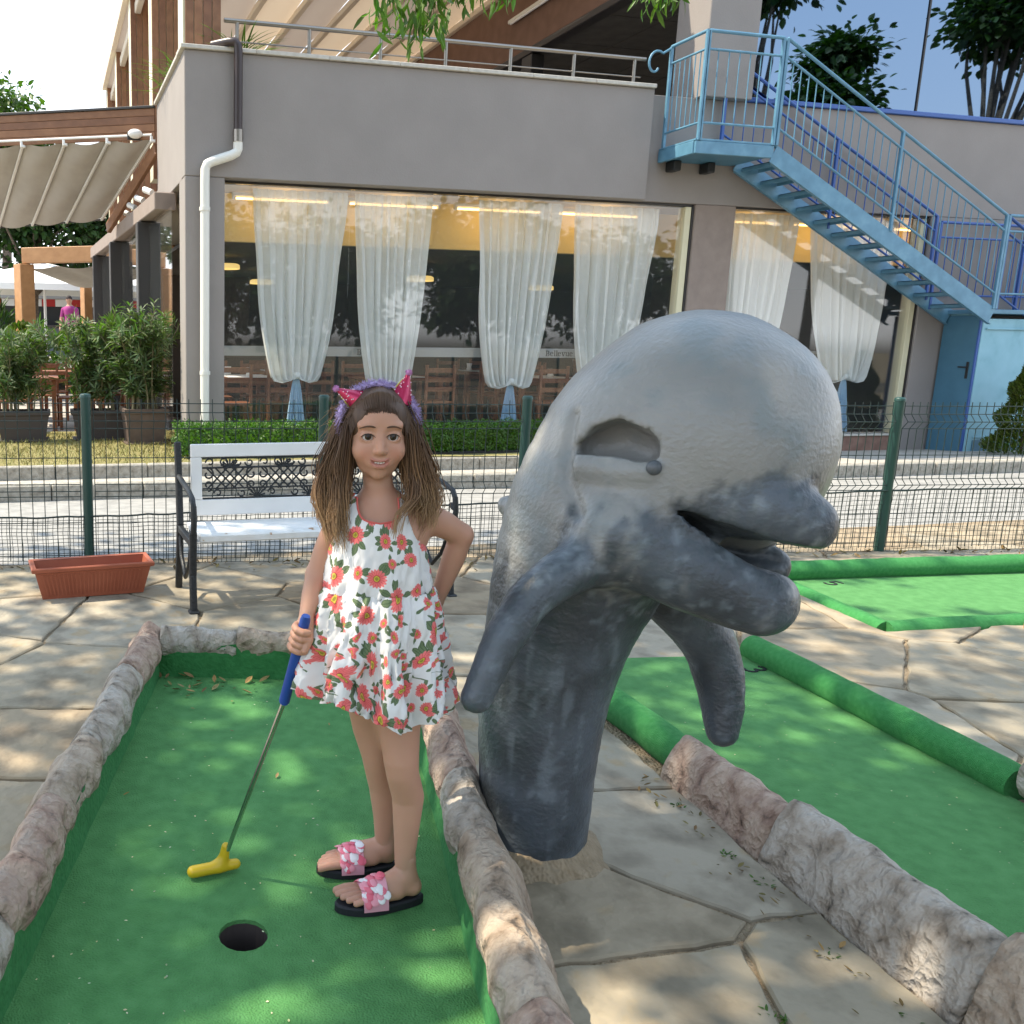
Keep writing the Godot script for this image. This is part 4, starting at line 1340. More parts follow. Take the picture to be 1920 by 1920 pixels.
func build_planters() -> void:
	# terracotta trough
	var t := thing("plastic_trough", "empty terracotta coloured trough planter standing at the fence", "planter", Vector3(0.185, 0.012, -4.53), 0.085)
	var mb := MB.new()
	var A := func(i: int, hw: float, hd: float, y: float) -> Vector3: return [Vector3(-hw, y, hd), Vector3(hw, y, hd), Vector3(hw, y, -hd), Vector3(-hw, y, -hd)][i % 4]
	for i in 4:
		mb.quad(A.call(i, .25, .065, 0), A.call(i + 1, .25, .065, 0), A.call(i + 1, .285, .092, .145), A.call(i, .285, .092, .145))
		mb.quad(A.call(i + 1, .245, .06, .012), A.call(i, .245, .06, .012), A.call(i, .279, .086, .162), A.call(i + 1, .279, .086, .162))
	mb.quad(A.call(0, .245, .06, .012), A.call(1, .245, .06, .012), A.call(2, .245, .06, .012), A.call(3, .245, .06, .012))
	mb.quad(A.call(3, .25, .065, 0), A.call(2, .25, .065, 0), A.call(1, .25, .065, 0), A.call(0, .25, .065, 0))
	obj("body", mb, M.terracotta, t)
	mb = MB.new()
	for i in 4:
		mb.quad(A.call(i, .286, .093, .140), A.call(i + 1, .286, .093, .140), A.call(i + 1, .300, .107, .146), A.call(i, .300, .107, .146))
		mb.quad(A.call(i, .300, .107, .146), A.call(i + 1, .300, .107, .146), A.call(i + 1, .302, .109, .162), A.call(i, .302, .109, .162))
		mb.quad(A.call(i, .302, .109, .162), A.call(i + 1, .302, .109, .162), A.call(i + 1, .297, .104, .168), A.call(i, .297, .104, .168))
		mb.quad(A.call(i, .297, .104, .168), A.call(i + 1, .297, .104, .168), A.call(i + 1, .278, .085, .164), A.call(i, .278, .085, .164))
	obj("rim", mb, M.terracotta, t)
	mb = MB.new()
	for k in 26:
		var x := lerpf(-.225, .225, k / 25.0)
		for s: float in [1, -1]:
			mb.bar(Vector3(x, .02, s * .0705), Vector3(x * 1.11, .128, s * .090), .008, .004, 0.0, Vector3(0, 0, 1))
	obj("fluting", mb, M.terracotta, t)

	# oleanders in their tubs on the lawn
	var tubs := [[Vector3(-0.30, .03, -11.3), Vector3(.62, .37, .36), "dark trough of oleander at the frame edge behind the fence"], [Vector3(0.62, .03, -11.35), Vector3(.70, .37, .36), "dark trough of oleander beside the square brown tub"], [Vector3(1.10, .035, -10.85), Vector3(.50, .42, .46), "square brown tub with a bushy oleander near the corner pillar"]]
	for i in 3:
		var q: Array = tubs[i]
		var s: Vector3 = q[1]
		var o := thing("potted_oleander", q[2], "potted plant", q[0], 0.0 if i < 2 else 0.05)
		var m: Material = M.pot_dark if i < 2 else M.pot
		mb = MB.new()
		var B := func(k: int, f: float, y: float) -> Vector3: return [Vector3(-s.x * f, y, s.z * f), Vector3(s.x * f, y, s.z * f), Vector3(s.x * f, y, -s.z * f), Vector3(-s.x * f, y, -s.z * f)][k % 4]
		for k in 4:
			mb.quad(B.call(k, .41, .02), B.call(k + 1, .41, .02), B.call(k + 1, .485, s.y - .06), B.call(k, .485, s.y - .06))
			mb.quad(B.call(k + 1, .455, s.y - .06), B.call(k, .455, s.y - .06), B.call(k, .46, s.y), B.call(k + 1, .46, s.y))
		obj("tub", mb, m, o)
		mb = MB.new()
		for k in 4:
			mb.quad(B.call(k, .49, s.y - .062), B.call(k + 1, .49, s.y - .062), B.call(k + 1, .515, s.y - .05), B.call(k, .515, s.y - .05))
			mb.quad(B.call(k, .515, s.y - .05), B.call(k + 1, .515, s.y - .05), B.call(k + 1, .518, s.y - .004), B.call(k, .518, s.y - .004))
			mb.quad(B.call(k, .518, s.y - .004), B.call(k + 1, .518, s.y - .004), B.call(k + 1, .46, s.y), B.call(k, .46, s.y))
		obj("rim", mb, m, o)
		mb = MB.new(); mb.box(Vector3(0, .012, 0), Vector3(s.x * .98, .024, s.z * .98), Basis.IDENTITY, .006)
		obj("saucer", mb, m, o)
		mb = MB.new(); mb.box(Vector3(0, s.y - .05, 0), Vector3(s.x * .9, .02, s.z * .9))
		obj("soil", mb, M.soil, o)
		oleander(o, s, [1.42, 1.5, 1.62][i] - .0, [13, 15, 22][i], 500 + i)


func leaf_mesh(l: float, w: float, fold := 0.25, bend := 0.2) -> ArrayMesh:
	# one leaf along +z, slightly folded along its rib and bent down
	var mb := MB.new()
	var pts := [[0.0, 0.0], [0.25, 0.8], [0.55, 1.0], [0.8, 0.6], [1.0, 0.0]]
	for i in 4:
		var a: Array = pts[i]; var b: Array = pts[i + 1]
		var ya: float = -bend * l * a[0] * a[0]; var yb: float = -bend * l * b[0] * b[0]
		for s: float in [1, -1]:
			var p := Vector3(0, ya, a[0] * l); var q := Vector3(0, yb, b[0] * l)
			var pe := Vector3(s * a[1] * w * .5, ya + fold * a[1] * w * .5, a[0] * l); var qe := Vector3(s * b[1] * w * .5, yb + fold * b[1] * w * .5, b[0] * l)
			if s > 0:
				if a[1] > 0: mb.tri(p, q, pe)
				if b[1] > 0: mb.tri(pe, q, qe)
			else:
				if a[1] > 0: mb.tri(p, pe, q)
				if b[1] > 0: mb.tri(pe, qe, q)
	return mb.mesh()


func leaves(parent: Node3D, called: String, mesh: Mesh, m: Material, xfs: Array, var_lo := 0.6, var_hi := 1.35) -> void:
	var mm := MultiMesh.new()
	mm.transform_format = MultiMesh.TRANSFORM_3D
	mm.use_colors = true
	mm.mesh = mesh
	mm.instance_count = xfs.size()
	for i in xfs.size():
		mm.set_instance_transform(i, xfs[i])
		var k := rng.randf_range(var_lo, var_hi)
		mm.set_instance_color(i, Color(k * rng.randf_range(.85, 1.25), k, k * rng.randf_range(.7, 1.1)))
	var o := MultiMeshInstance3D.new()
	o.name = called
	o.multimesh = mm
	o.material_override = m
	o.set_meta("kind", "stuff")
	parent.add_child(o, true)


func aim(p: Vector3, dir: Vector3, up: Vector3, s := 1.0) -> Transform3D:
	var z := dir.normalized()
	var x := up.cross(z)
	if x.length() < .05: x = Vector3.RIGHT.cross(z)
	x = x.normalized()
	return Transform3D(Basis(x * s, z.cross(x) * s, z * s), p)


func rdir() -> Vector3:
	return Vector3(rng.randfn(), rng.randfn(), rng.randfn()).normalized()


func oleander(parent: Node3D, s: Vector3, h: float, stems: int, sd: int) -> void:
	var xfs := []
	var mb := MB.new()
	for i in stems:
		var a := rng.randf() * TAU
		var foot := Vector3(rng.randf_range(-.38, .38) * s.x, s.y - .05, rng.randf_range(-.3, .3) * s.z)
		var lean := Vector3(cos(a), 0, sin(a)) * rng.randf_range(.10, .48)
		var hh := (h - s.y) * rng.randf_range(.72, 1.02)
		var pts := PackedVector3Array()
		for k in 7:
			var t := k / 6.0
			pts.append(foot + Vector3.UP * hh * t + lean * t * t * 1.2 + Vector3(sin(t * 5 + i), 0, cos(t * 4 + i)) * .015)
		mb.tube(pts, PackedFloat32Array([.012, .011, .010, .008, .007, .005, .003]), 6)
		# branches with whorls of narrow leaves
		for br in 8:
			var t0 := rng.randf_range(.18, .98)
			var p0 := pts[int(t0 * 6)]
			var d := (Vector3(rng.randfn(), rng.randf_range(.8, 2.2), rng.randfn()) + lean).normalized()
			var bl := rng.randf_range(.14, .30)
			mb.tube(PackedVector3Array([p0, p0 + d * bl]), PackedFloat32Array([.005, .003]), 5)
			for w in 6:
				var q := p0 + d * bl * (w + 1) / 6.0
				for m in 4:
					var b := TAU * m / 4.0 + w * 1.1 + br
					var side := d.cross(Vector3(cos(b), .2, sin(b))).normalized()
					var ld := (side + d * rng.randf_range(.35, 1.1)).normalized()
					xfs.append(aim(q, ld, d + rdir() * .4, rng.randf_range(.75, 1.25)))
	obj("stems", mb, M.stem, parent)
	leaves(parent, "foliage", leaf_mesh(.125, .022, .3, .16), M.leaf_oleander, xfs)


func build_greenery() -> void:
	# clipped hedges before the window
	for q: Array in [[1.28, 2.98, .40, "clipped low box hedge, sunlit, behind the white bench"], [3.02, 6.7, .38, "clipped low box hedge in a black trough behind the dolphin"]]:
		var h := thing("box_hedge", q[3], "hedge")
		var x0: float = q[0]; var x1: float = q[1]; var top: float = q[2]
		var base := 0.10 if x0 > 3.0 else 0.03
		var core := MB.new()
		core.box(Vector3((x0 + x1) * .5, (top + base) * .5 - .02, -9.28), Vector3(x1 - x0 - .06, top - base - .06, .36), Basis.IDENTITY, .04)
		obj("inner_growth", core, M.leaf_hedge, h)
		var xfs := []
		var ns := noise(3.0, 3, FastNoiseLite.TYPE_SIMPLEX_SMOOTH, 12)
		for i in int((x1 - x0) * 4200):
			var face := rng.randf()
			var p := Vector3(rng.randf_range(x0, x1), rng.randf_range(base, top), rng.randf_range(-9.5, -9.06))
			var nn := Vector3.UP
			if face < .40: p.y = top; nn = Vector3.UP
			elif face < .90: p.z = -9.06; nn = Vector3(0, .35, 1)
			elif x0 < 2.0: p.x = x0; nn = Vector3(-1, .3, 0)
			p += nn.normalized() * (ns.get_noise_3dv(p * 2.0) * .05 + rng.randf_range(-.05, .012))
			xfs.append(aim(p, (nn * .7 + rdir()).normalized(), nn + rdir() * .5, rng.randf_range(.7, 1.3)))
		leaves(h, "foliage", leaf_mesh(.030, .017, .25, .2), M.leaf_hedge, xfs, .55, 1.4)
		if x0 > 3.0: bxs(h, "trough", M.dark_metal, Vector3(x0, -.04, -9.5), Vector3(x1, .10, -9.06), .008)
	# thuja at the store
	var t := thing("thuja_bush", "yellow green thuja bush standing before the pale blue store", "shrub", Vector3(12.05, -.10, -8.95))
	var xfs := []
	for i in 9000:
		var y := rng.randf()
		var r := .40 * pow(1.0 - y, .62) * (0.9 + .18 * sin(y * 21.0)) * sqrt(rng.randf_range(.35, 1.0))
		var a := rng.randf() * TAU
		xfs.append(aim(Vector3(cos(a) * r, .04 + y * 1.22, sin(a) * r), Vector3(cos(a) * .7, rng.randf_range(.3, 1.3), sin(a) * .7) + rdir() * .3, rdir(), rng.randf_range(.7, 1.3)))
	leaves(t, "foliage", leaf_mesh(.055, .018, .2, .1), M.leaf_thuja, xfs)
	var mb := MB.new(); mb.tube(PackedVector3Array([Vector3(0, -.05, 0), Vector3(0, .9, 0)]), PackedFloat32Array([.03, .01]), 8)
	obj("stem", mb, M.bark, t)
	# grass tufts on the dry lawn
	xfs = []
	for i in 9000:
		var x := rng.randf_range(-2.2, 1.6); var z := rng.randf_range(-12.2, -8.7)
		xfs.append(aim(Vector3(x, lerpf(.0, .08, clampf((z + 12.6) / 3.93, 0, 1)), z), Vector3(rng.randfn() * .6, 1.0, rng.randfn() * .6), rdir(), rng.randf_range(.5, 1.4)))
	var gr := Node3D.new(); gr.name = "lawn_grass"; add_child(gr)
	tag(gr, "sparse dry grass blades on the lawn behind the fence", "grass", "", "stuff")
	var gm := mat(Color(.20, .19, .06), .8); gm.vertex_color_use_as_albedo = true
	leaves(gr, "blades", leaf_mesh(.05, .006, .2, .3), gm, xfs)
	# spiky plants on the parapet corner
	for k in 2:
		var p: Vector3 = [Vector3(1.60, 4.24, -11.5), Vector3(2.15, 4.24, -10.5)][k]
		var s := thing("grass_plant", ["arching grass plant spilling over the sunlit side wall", "arching grass plant behind the steel railing by the corner post"][k], "plant", p)
		xfs = []
		for i in 90:
			var a := rng.randf() * TAU
			xfs.append(aim(Vector3(rng.randfn() * .06, 0, rng.randfn() * (.35 if k == 0 else .08)), Vector3(cos(a), rng.randf_range(.5, 1.8), sin(a)), Vector3.UP, rng.randf_range(.7, 1.4)))
		leaves(s, "foliage", leaf_mesh(.42, .014, .3, .55), M.leaf_willow, xfs)


func tree(called: String, label: String, at: Vector3, trunk_top: Vector3, crown: Array, n: int, leaf: Mesh, m: Material, tr := 0.16, spread := .45, group := "") -> Node3D:
	# crown: [centre, radii] ellipsoids relative to at, filled with clumps of leaves; limbs reach into them
	var t := thing(called, label, "tree", at, 0, group)
	var mb := MB.new()
	var mid := trunk_top * .5 + Vector3(rng.randf_range(-.15, .15), 0, rng.randf_range(-.15, .15))
	mb.tube(PackedVector3Array([Vector3(0, -.5, 0), Vector3(0, .1, 0), mid * .5, mid, trunk_top]), PackedFloat32Array([tr * 1.5, tr * 1.2, tr, tr * .9, tr * .7]), 12)
	obj("trunk", mb, M.bark, t)
	var xfs := []
	var limbs := MB.new()
	for c: Array in crown:
		var ctr: Vector3 = c[0]; var rad: Vector3 = c[1]
		var share := int(n * float(c[2]))
		var clumps := maxi(8, share / 150)
		for k in clumps:
			var d := rdir()
			var p := ctr + d * rad * pow(rng.randf(), .45)
			if k % 4 == 0:
				var q := trunk_top.lerp(p, .5) + Vector3(rng.randfn(), rng.randf() * 1.5, rng.randfn()) * .25
				limbs.tube(PackedVector3Array([trunk_top * rng.randf_range(.8, 1.0), q, p]), PackedFloat32Array([tr * .35, tr * .2, tr * .05]), 6)
			for i in share / clumps:
				var off := Vector3(rng.randfn(), rng.randfn() * .7, rng.randfn()) * spread
				xfs.append(aim(p + off, (off + rdir() * spread + Vector3(0, -.2, 0)).normalized(), Vector3.UP + rdir() * .7, rng.randf_range(.7, 1.35)))
	obj("limbs", limbs, M.bark, t)
	leaves(t, "crown", leaf, m, xfs, .55, 1.4)
	return t


func build_trees() -> void:
	var big := leaf_mesh(.15, .085, .15, .25)
	# shade trees over the course, outside the picture but for one hanging branch
	var wl := leaf_mesh(.10, .022, .25, .3)
	var t := tree("shade_tree", "tall shade tree whose drooping narrow leaved branch hangs before the parapet", Vector3(-3.2, 0, -2.2), Vector3(.3, 4.0, .1), [[Vector3(1.6, 7.0, .4), Vector3(3.4, 1.8, 3.4), .6], [Vector3(.2, 7.6, -3.2), Vector3(3.0, 1.5, 2.4), .4]], 12500, big, M.leaf, .2, .33)
	# the branch that hangs into view
	var o := Vector3(3.2, 0, 2.2)
	var mb := MB.new()
	var xfs := []
	for q: Array in [[Vector3(1.86, 3.42, -5.0), Vector3(1.80, 2.98, -5.0)], [Vector3(2.02, 3.46, -5.0), Vector3(2.00, 2.90, -5.02)], [Vector3(2.06, 3.36, -4.95), Vector3(2.09, 2.96, -4.95)], [Vector3(2.26, 3.5, -5.05), Vector3(2.30, 3.14, -5.05)], [Vector3(2.46, 3.5, -5.05), Vector3(2.52, 3.16, -5.05)], [Vector3(3.42, 3.6, -5.0), Vector3(3.47, 3.22, -5.0)], [Vector3(3.52, 3.6, -5.0), Vector3(3.55, 3.26, -5.0)]]:
		var a: Vector3 = q[0] + o; var b: Vector3 = q[1] + o
		mb.tube(PackedVector3Array([a + Vector3(-.15, .5, .1), a, b]), PackedFloat32Array([.008, .006, .002]), 5)
		for i in 95:
			var f := rng.randf()
			var p := a.lerp(b, f) + Vector3(rng.randfn() * .055, rng.randfn() * .03, rng.randfn() * .055)
			xfs.append(aim(p, Vector3(rng.randfn() * .45, -1.0, rng.randfn() * .45), rdir(), rng.randf_range(.7, 1.25)))
	obj("hanging_twigs", mb, M.stem, t)
	leaves(t, "hanging_leaves", wl, M.leaf_willow, xfs, .6, 1.4)
	tree("shade_tree", "shade tree standing behind the viewer beside the golf course", Vector3(2.4, 0, 3.4), Vector3(-.2, 4.0, -.3), [[Vector3(-1.5, 7.2, -2.4), Vector3(3.6, 1.8, 3.2), .55], [Vector3(2.0, 7.2, -1.6), Vector3(3.4, 1.8, 2.6), .45]], 11000, big, M.leaf, .22, .33)
	for i in 6:
		var q: Vector3 = [Vector3(-9, 0, 15), Vector3(-2, 0, 18), Vector3(5, 0, 16), Vector3(11.5, 0, 18), Vector3(18, 0, 16), Vector3(25, 0, 18)][i]
		tree("row_tree", ["dense park tree in the row behind the viewer, first from the pergola side", "dense park tree in the row behind the viewer, second from the pergola side", "dense park tree in the row behind the viewer, third from the pergola side", "dense park tree in the row behind the viewer, fourth from the pergola side", "dense park tree in the row behind the viewer, fifth from the pergola side", "dense park tree in the row behind the viewer, sixth from the pergola side"][i], q, Vector3(0, 2.4, 0), [[Vector3(0, 3.8, 0), Vector3(3.9, 2.9, 2.6), 1.0]], 5200, leaf_mesh(.34, .24, .15, .2), M.leaf_dark, .22, .55, "row of park trees behind the viewer")
	# trees across the park that the upper glass mirrors
	tree("park_tree", "broad tree across the park mirrored in the upper glass", Vector3(22.0, 0, 6.0), Vector3(0, 7, 0), [[Vector3(-.2, 13.0, 0), Vector3(1.5, 1.3, 1.4), 1.0]], 4200, leaf_mesh(.3, .2, .15, .2), M.leaf_dark, .25)
	tree("park_tree", "spreading tree across the park at the edge of the mirrored view", Vector3(31.5, 0, 6.0), Vector3(0, 7, 0), [[Vector3(1.3, 13.4, 0), Vector3(2.7, 2.3, 2.2), 1.0]], 8500, leaf_mesh(.3, .2, .15, .2), M.leaf_dark, .28)
	tree("park_tree", "small tree across the park between the two mirrored crowns", Vector3(29.0, 0, 10.0), Vector3(0, 8, 0), [[Vector3(-.2, 11.5, 0), Vector3(.8, .5, .8), .45], [Vector3(-1.2, 9.6, -1), Vector3(1.9, .6, 1.2), .55]], 3600, leaf_mesh(.3, .2, .15, .2), M.leaf_dark, .2)
	# trees beyond the terrace
	tree("garden_tree", "airy green tree rising above the pergola boards", Vector3(-1.6, -.5, -40), Vector3(.2, 6, 0), [[Vector3(0.2, 9.6, 0), Vector3(2.9, 2.0, 2.4), .6], [Vector3(-2.5, 9.2, 0), Vector3(2.5, 1.8, 2.4), .4]], 9000, leaf_mesh(.26, .13, .15, .2), M.leaf, .25, .4)
	tree("garden_tree", "dark leafy tree seen below the awning behind the timber pergola", Vector3(-.6, -.5, -29), Vector3(.3, 3.4, 0), [[Vector3(-.8, 4.9, 0), Vector3(2.2, 1.5, 1.6), .5], [Vector3(1.8, 5.2, 0), Vector3(2.0, 1.3, 1.6), .5]], 9000, leaf_mesh(.2, .12, .15, .2), M.leaf_dark, .2, .35)
	tree("garden_tree", "dark leafy tree seen through the side glass by the corner pillar", Vector3(4.6, -.5, -32), Vector3(.0, 3.0, 0), [[Vector3(-.6, 4.6, 0), Vector3(2.2, 2.2, 1.6), 1.0]], 5000, leaf_mesh(.2, .12, .15, .2), M.leaf_dark, .2, .35)
	# low plants behind the oleanders
	for i in 3:
		var s := thing("garden_shrub", ["tall grassy shrub at the frame edge behind the oleanders", "yellow green shrub beside the timber pergola post", "low green shrub below the white parasol"][i], "shrub", [Vector3(-1.1, 0, -19.5), Vector3(-.45, 0, -18.0), Vector3(.6, 0.2, -20.5)][i])
		xfs = []
		for k in 900:
			var d := rdir(); d.y = absf(d.y)
			xfs.append(aim(Vector3(d.x * .5, .1 + d.y * [1.75, 1.35, 1.1][i], d.z * .4), d + Vector3(0, .6, 0), rdir(), rng.randf_range(.7, 1.5)))
		leaves(s, "foliage", leaf_mesh(.28, .03, .2, .4) if i == 0 else leaf_mesh(.09, .05, .2, .2), [M.leaf_dark, M.leaf_thuja, M.leaf][i], xfs)


func build_small_things() -> void:
	# fallen leaves in the corner of the lane and along the fence
	var xfs := []
	for i in 26:
		var p := lane(rng.randf_range(.02, .18), rng.randf_range(.02, .40), .016)
		xfs.append(aim(p, Vector3(rng.randfn(), .10, rng.randfn()), Vector3.UP + rdir() * .35, rng.randf_range(.4, 1.0)))
	for i in 10:
		xfs.append(aim(lane(rng.randf_range(.1, 1.2), rng.randf_range(.05, .9), .014), Vector3(rng.randfn(), .05, rng.randfn()), Vector3.UP + rdir() * .2, rng.randf_range(.25, .6)))
	for i in 150:
		var x := rng.randf_range(-.4, 6.0)
		xfs.append(aim(Vector3(x, .012, fz(x) + absf(rng.randfn()) * .10 + .02), Vector3(rng.randfn(), .15, rng.randfn()), Vector3.UP + rdir() * .5, rng.randf_range(.4, 1.1)))
	for i in 60:
		var f := rng.randf()
		xfs.append(aim(Vector3(lerpf(1.70, 1.56, f) + rng.randfn() * .03, .012, lerpf(-2.2, -1.2, f)), Vector3(rng.randfn(), .1, rng.randfn()), Vector3.UP + rdir() * .4, rng.randf_range(.2, .5)))
	var g := Node3D.new(); g.name = "fallen_leaves"; add_child(g)
	tag(g, "dry fallen leaves along the fence foot and in the lane corner", "leaves", "", "stuff")
	var lm: StandardMaterial3D = M.dead_leaf
	lm.vertex_color_use_as_albedo = true
	leaves(g, "leaf_scatter", leaf_mesh(.05, .022, .5, -.3), lm, xfs, .5, 2.0)
	# small weeds in the joints
	xfs = []
	for q: Vector3 in [Vector3(1.70, .006, -2.02), Vector3(1.655, .006, -1.78), Vector3(1.66, .006, -1.66), Vector3(1.60, .006, -1.40), Vector3(1.59, .006, -1.22), Vector3(2.1, .006, -4.78), Vector3(2.35, .006, -4.76), Vector3(1.75, .006, -4.82), Vector3(1.34, .006, -1.28), Vector3(3.0, .006, -4.7), Vector3(4.9, .006, -4.45)]:
		for k in 22: xfs.append(aim(q + Vector3(rng.randfn() * .012, 0, rng.randfn() * .012), Vector3(rng.randfn(), rng.randf_range(.3, 1.2), rng.randfn()), Vector3.UP + rdir() * .4, rng.randf_range(.5, 1.2)))
	var wd := Node3D.new(); wd.name = "joint_weeds"; add_child(wd)
	tag(wd, "small green weeds growing in the paving joints beside the stone rims", "weeds", "", "stuff")
	leaves(wd, "weed_leaves", leaf_mesh(.015, .005, .2, .4), M.leaf_hedge, xfs)
	# pale crumbs of bark and petals on the carpets
	xfs = []
	for i in 150: xfs.append(aim(lane(rng.randf_range(.05, 2.2), rng.randf_range(.03, .92), .0115), Vector3(rng.randfn(), 0, rng.randfn()), Vector3.UP, rng.randf_range(.5, 1.6)))
	for i in 90:
		var f := rng.randf(); var e := rng.randf()
		xfs.append(aim(Vector3(lerpf(1.95, 1.75, f) + e * .85, .0145, lerpf(-3.05, -1.2, f)), Vector3(rng.randfn(), 0, rng.randfn()), Vector3.UP, rng.randf_range(.5, 1.5)))
	var d := Node3D.new(); d.name = "carpet_debris"; add_child(d)
	tag(d, "tiny pale petals and crumbs scattered over the green carpets", "debris", "", "stuff")
	var dm := mat(Color(.45, .47, .30), .9); dm.vertex_color_use_as_albedo = true
	leaves(d, "crumb_scatter", leaf_mesh(.0055, .0032, .1, .0), dm, xfs)
	# stake at the lane edge
	var st := thing("wooden_stake", "short orange wooden stake at the corner of the lane marked 5", "stake", Vector3(4.40, 0, -3.10))
	var mb := MB.new(); mb.tube(PackedVector3Array([Vector3(0, -.05, 0), Vector3(.01, .13, 0)]), .022, 10)
	obj("shaft", mb, M.wood_light, st)
	# parasol, deck and tables on the terrace
	structure(obj("deck", flat_sheet(-8, 6, -60, -21.0, .55, .55), M.sidewalk))
	var u := thing("parasol", "large square white parasol beyond the timber pergola", "parasol", Vector3(.1, .55, -27))
	mb = MB.new()
	for k in 4:
		var a := [Vector3(-2.6, 2.05, 2.0), Vector3(2.3, 2.05, 2.0), Vector3(2.3, 2.05, -2.0), Vector3(-2.6, 2.05, -2.0)]
		mb.tri(a[k], a[(k + 1) % 4], Vector3(-.1, 2.72, 0))
		mb.quad(a[k] - Vector3(0, .17, 0), a[(k + 1) % 4] - Vector3(0, .17, 0), a[(k + 1) % 4], a[k])
	obj("canopy", mb, M.cloth, u)
	mb = MB.new(); mb.tube(PackedVector3Array([Vector3(-.1, 0, 0), Vector3(-.1, 2.7, 0)]), .04, 10)
	obj("pole", mb, M.alu, u)
	# kiosk beyond the parasol
	var ki := thing("beach_kiosk", "grey blue kiosk with a red striped valance beyond the parasol", "kiosk", Vector3(.4, .55, -33))
	bxs(ki, "wall", mat(Color(.16, .20, .24), .8), Vector3(-6, 0, -2), Vector3(4.5, 1.9, 0), .02)
	bxs(ki, "counter", mat(Color(.06, .05, .05), .7), Vector3(-3.2, .95, .02), Vector3(2.2, 1.05, .4), .01)
	bxs(ki, "shade_panel", mat(Color(.02, .022, .025), .6), Vector3(-3.0, 1.05, .005), Vector3(2.0, 1.7, .02))  # near-black sheet on the wall, painted for the shade inside
	for k in 12: bxs(ki, "valance_flap", mat(Color(.40, .03, .03) if k % 2 == 0 else Color(.7, .7, .7), .8), Vector3(-3.2 + k * .45, 1.68, .05), Vector3(-3.2 + k * .45 + .44, 1.92, .08), .004)
	bxs(ki, "roof", mat(Color(.30, .30, .31), .8), Vector3(-6.3, 1.92, -2.2), Vector3(4.8, 2.08, .3), .02)
	for i in 3:
		var p: Vector3 = [Vector3(-.25, -.02, -13.2), Vector3(.75, -.02, -13.4), Vector3(.3, -.02, -15.2)][i]
		var t := thing("terrace_table", "brown wooden terrace table behind the oleanders", "table", p, 0, "terrace tables")
		bxs(t, "table_top", M.chair_wood, Vector3(-.4, .70, -.4), Vector3(.4, .735, .4), .006)
		bxs(t, "leg", M.chair_wood, Vector3(-.36, 0, -.36), Vector3(-.30, .70, -.30), .004)
		bxs(t, "leg", M.chair_wood, Vector3(.30, 0, -.36), Vector3(.36, .70, -.30), .004)
		bxs(t, "leg", M.chair_wood, Vector3(-.36, 0, .30), Vector3(-.30, .70, .36), .004)
		bxs(t, "leg", M.chair_wood, Vector3(.30, 0, .30), Vector3(.36, .70, .36), .004)
		for s: Array in [[-.2, .58, PI], [.2, -.58, 0.0], [.6, 0.0, -PI / 2]]:
			dining_chair("red brown wooden chair on the terrace behind the oleanders", "chairs on the terrace", p + Vector3(s[0], 0, s[1]), s[2])


# ---- rounded bodies: tapered capsules joined smoothly, meshed as surface nets ----

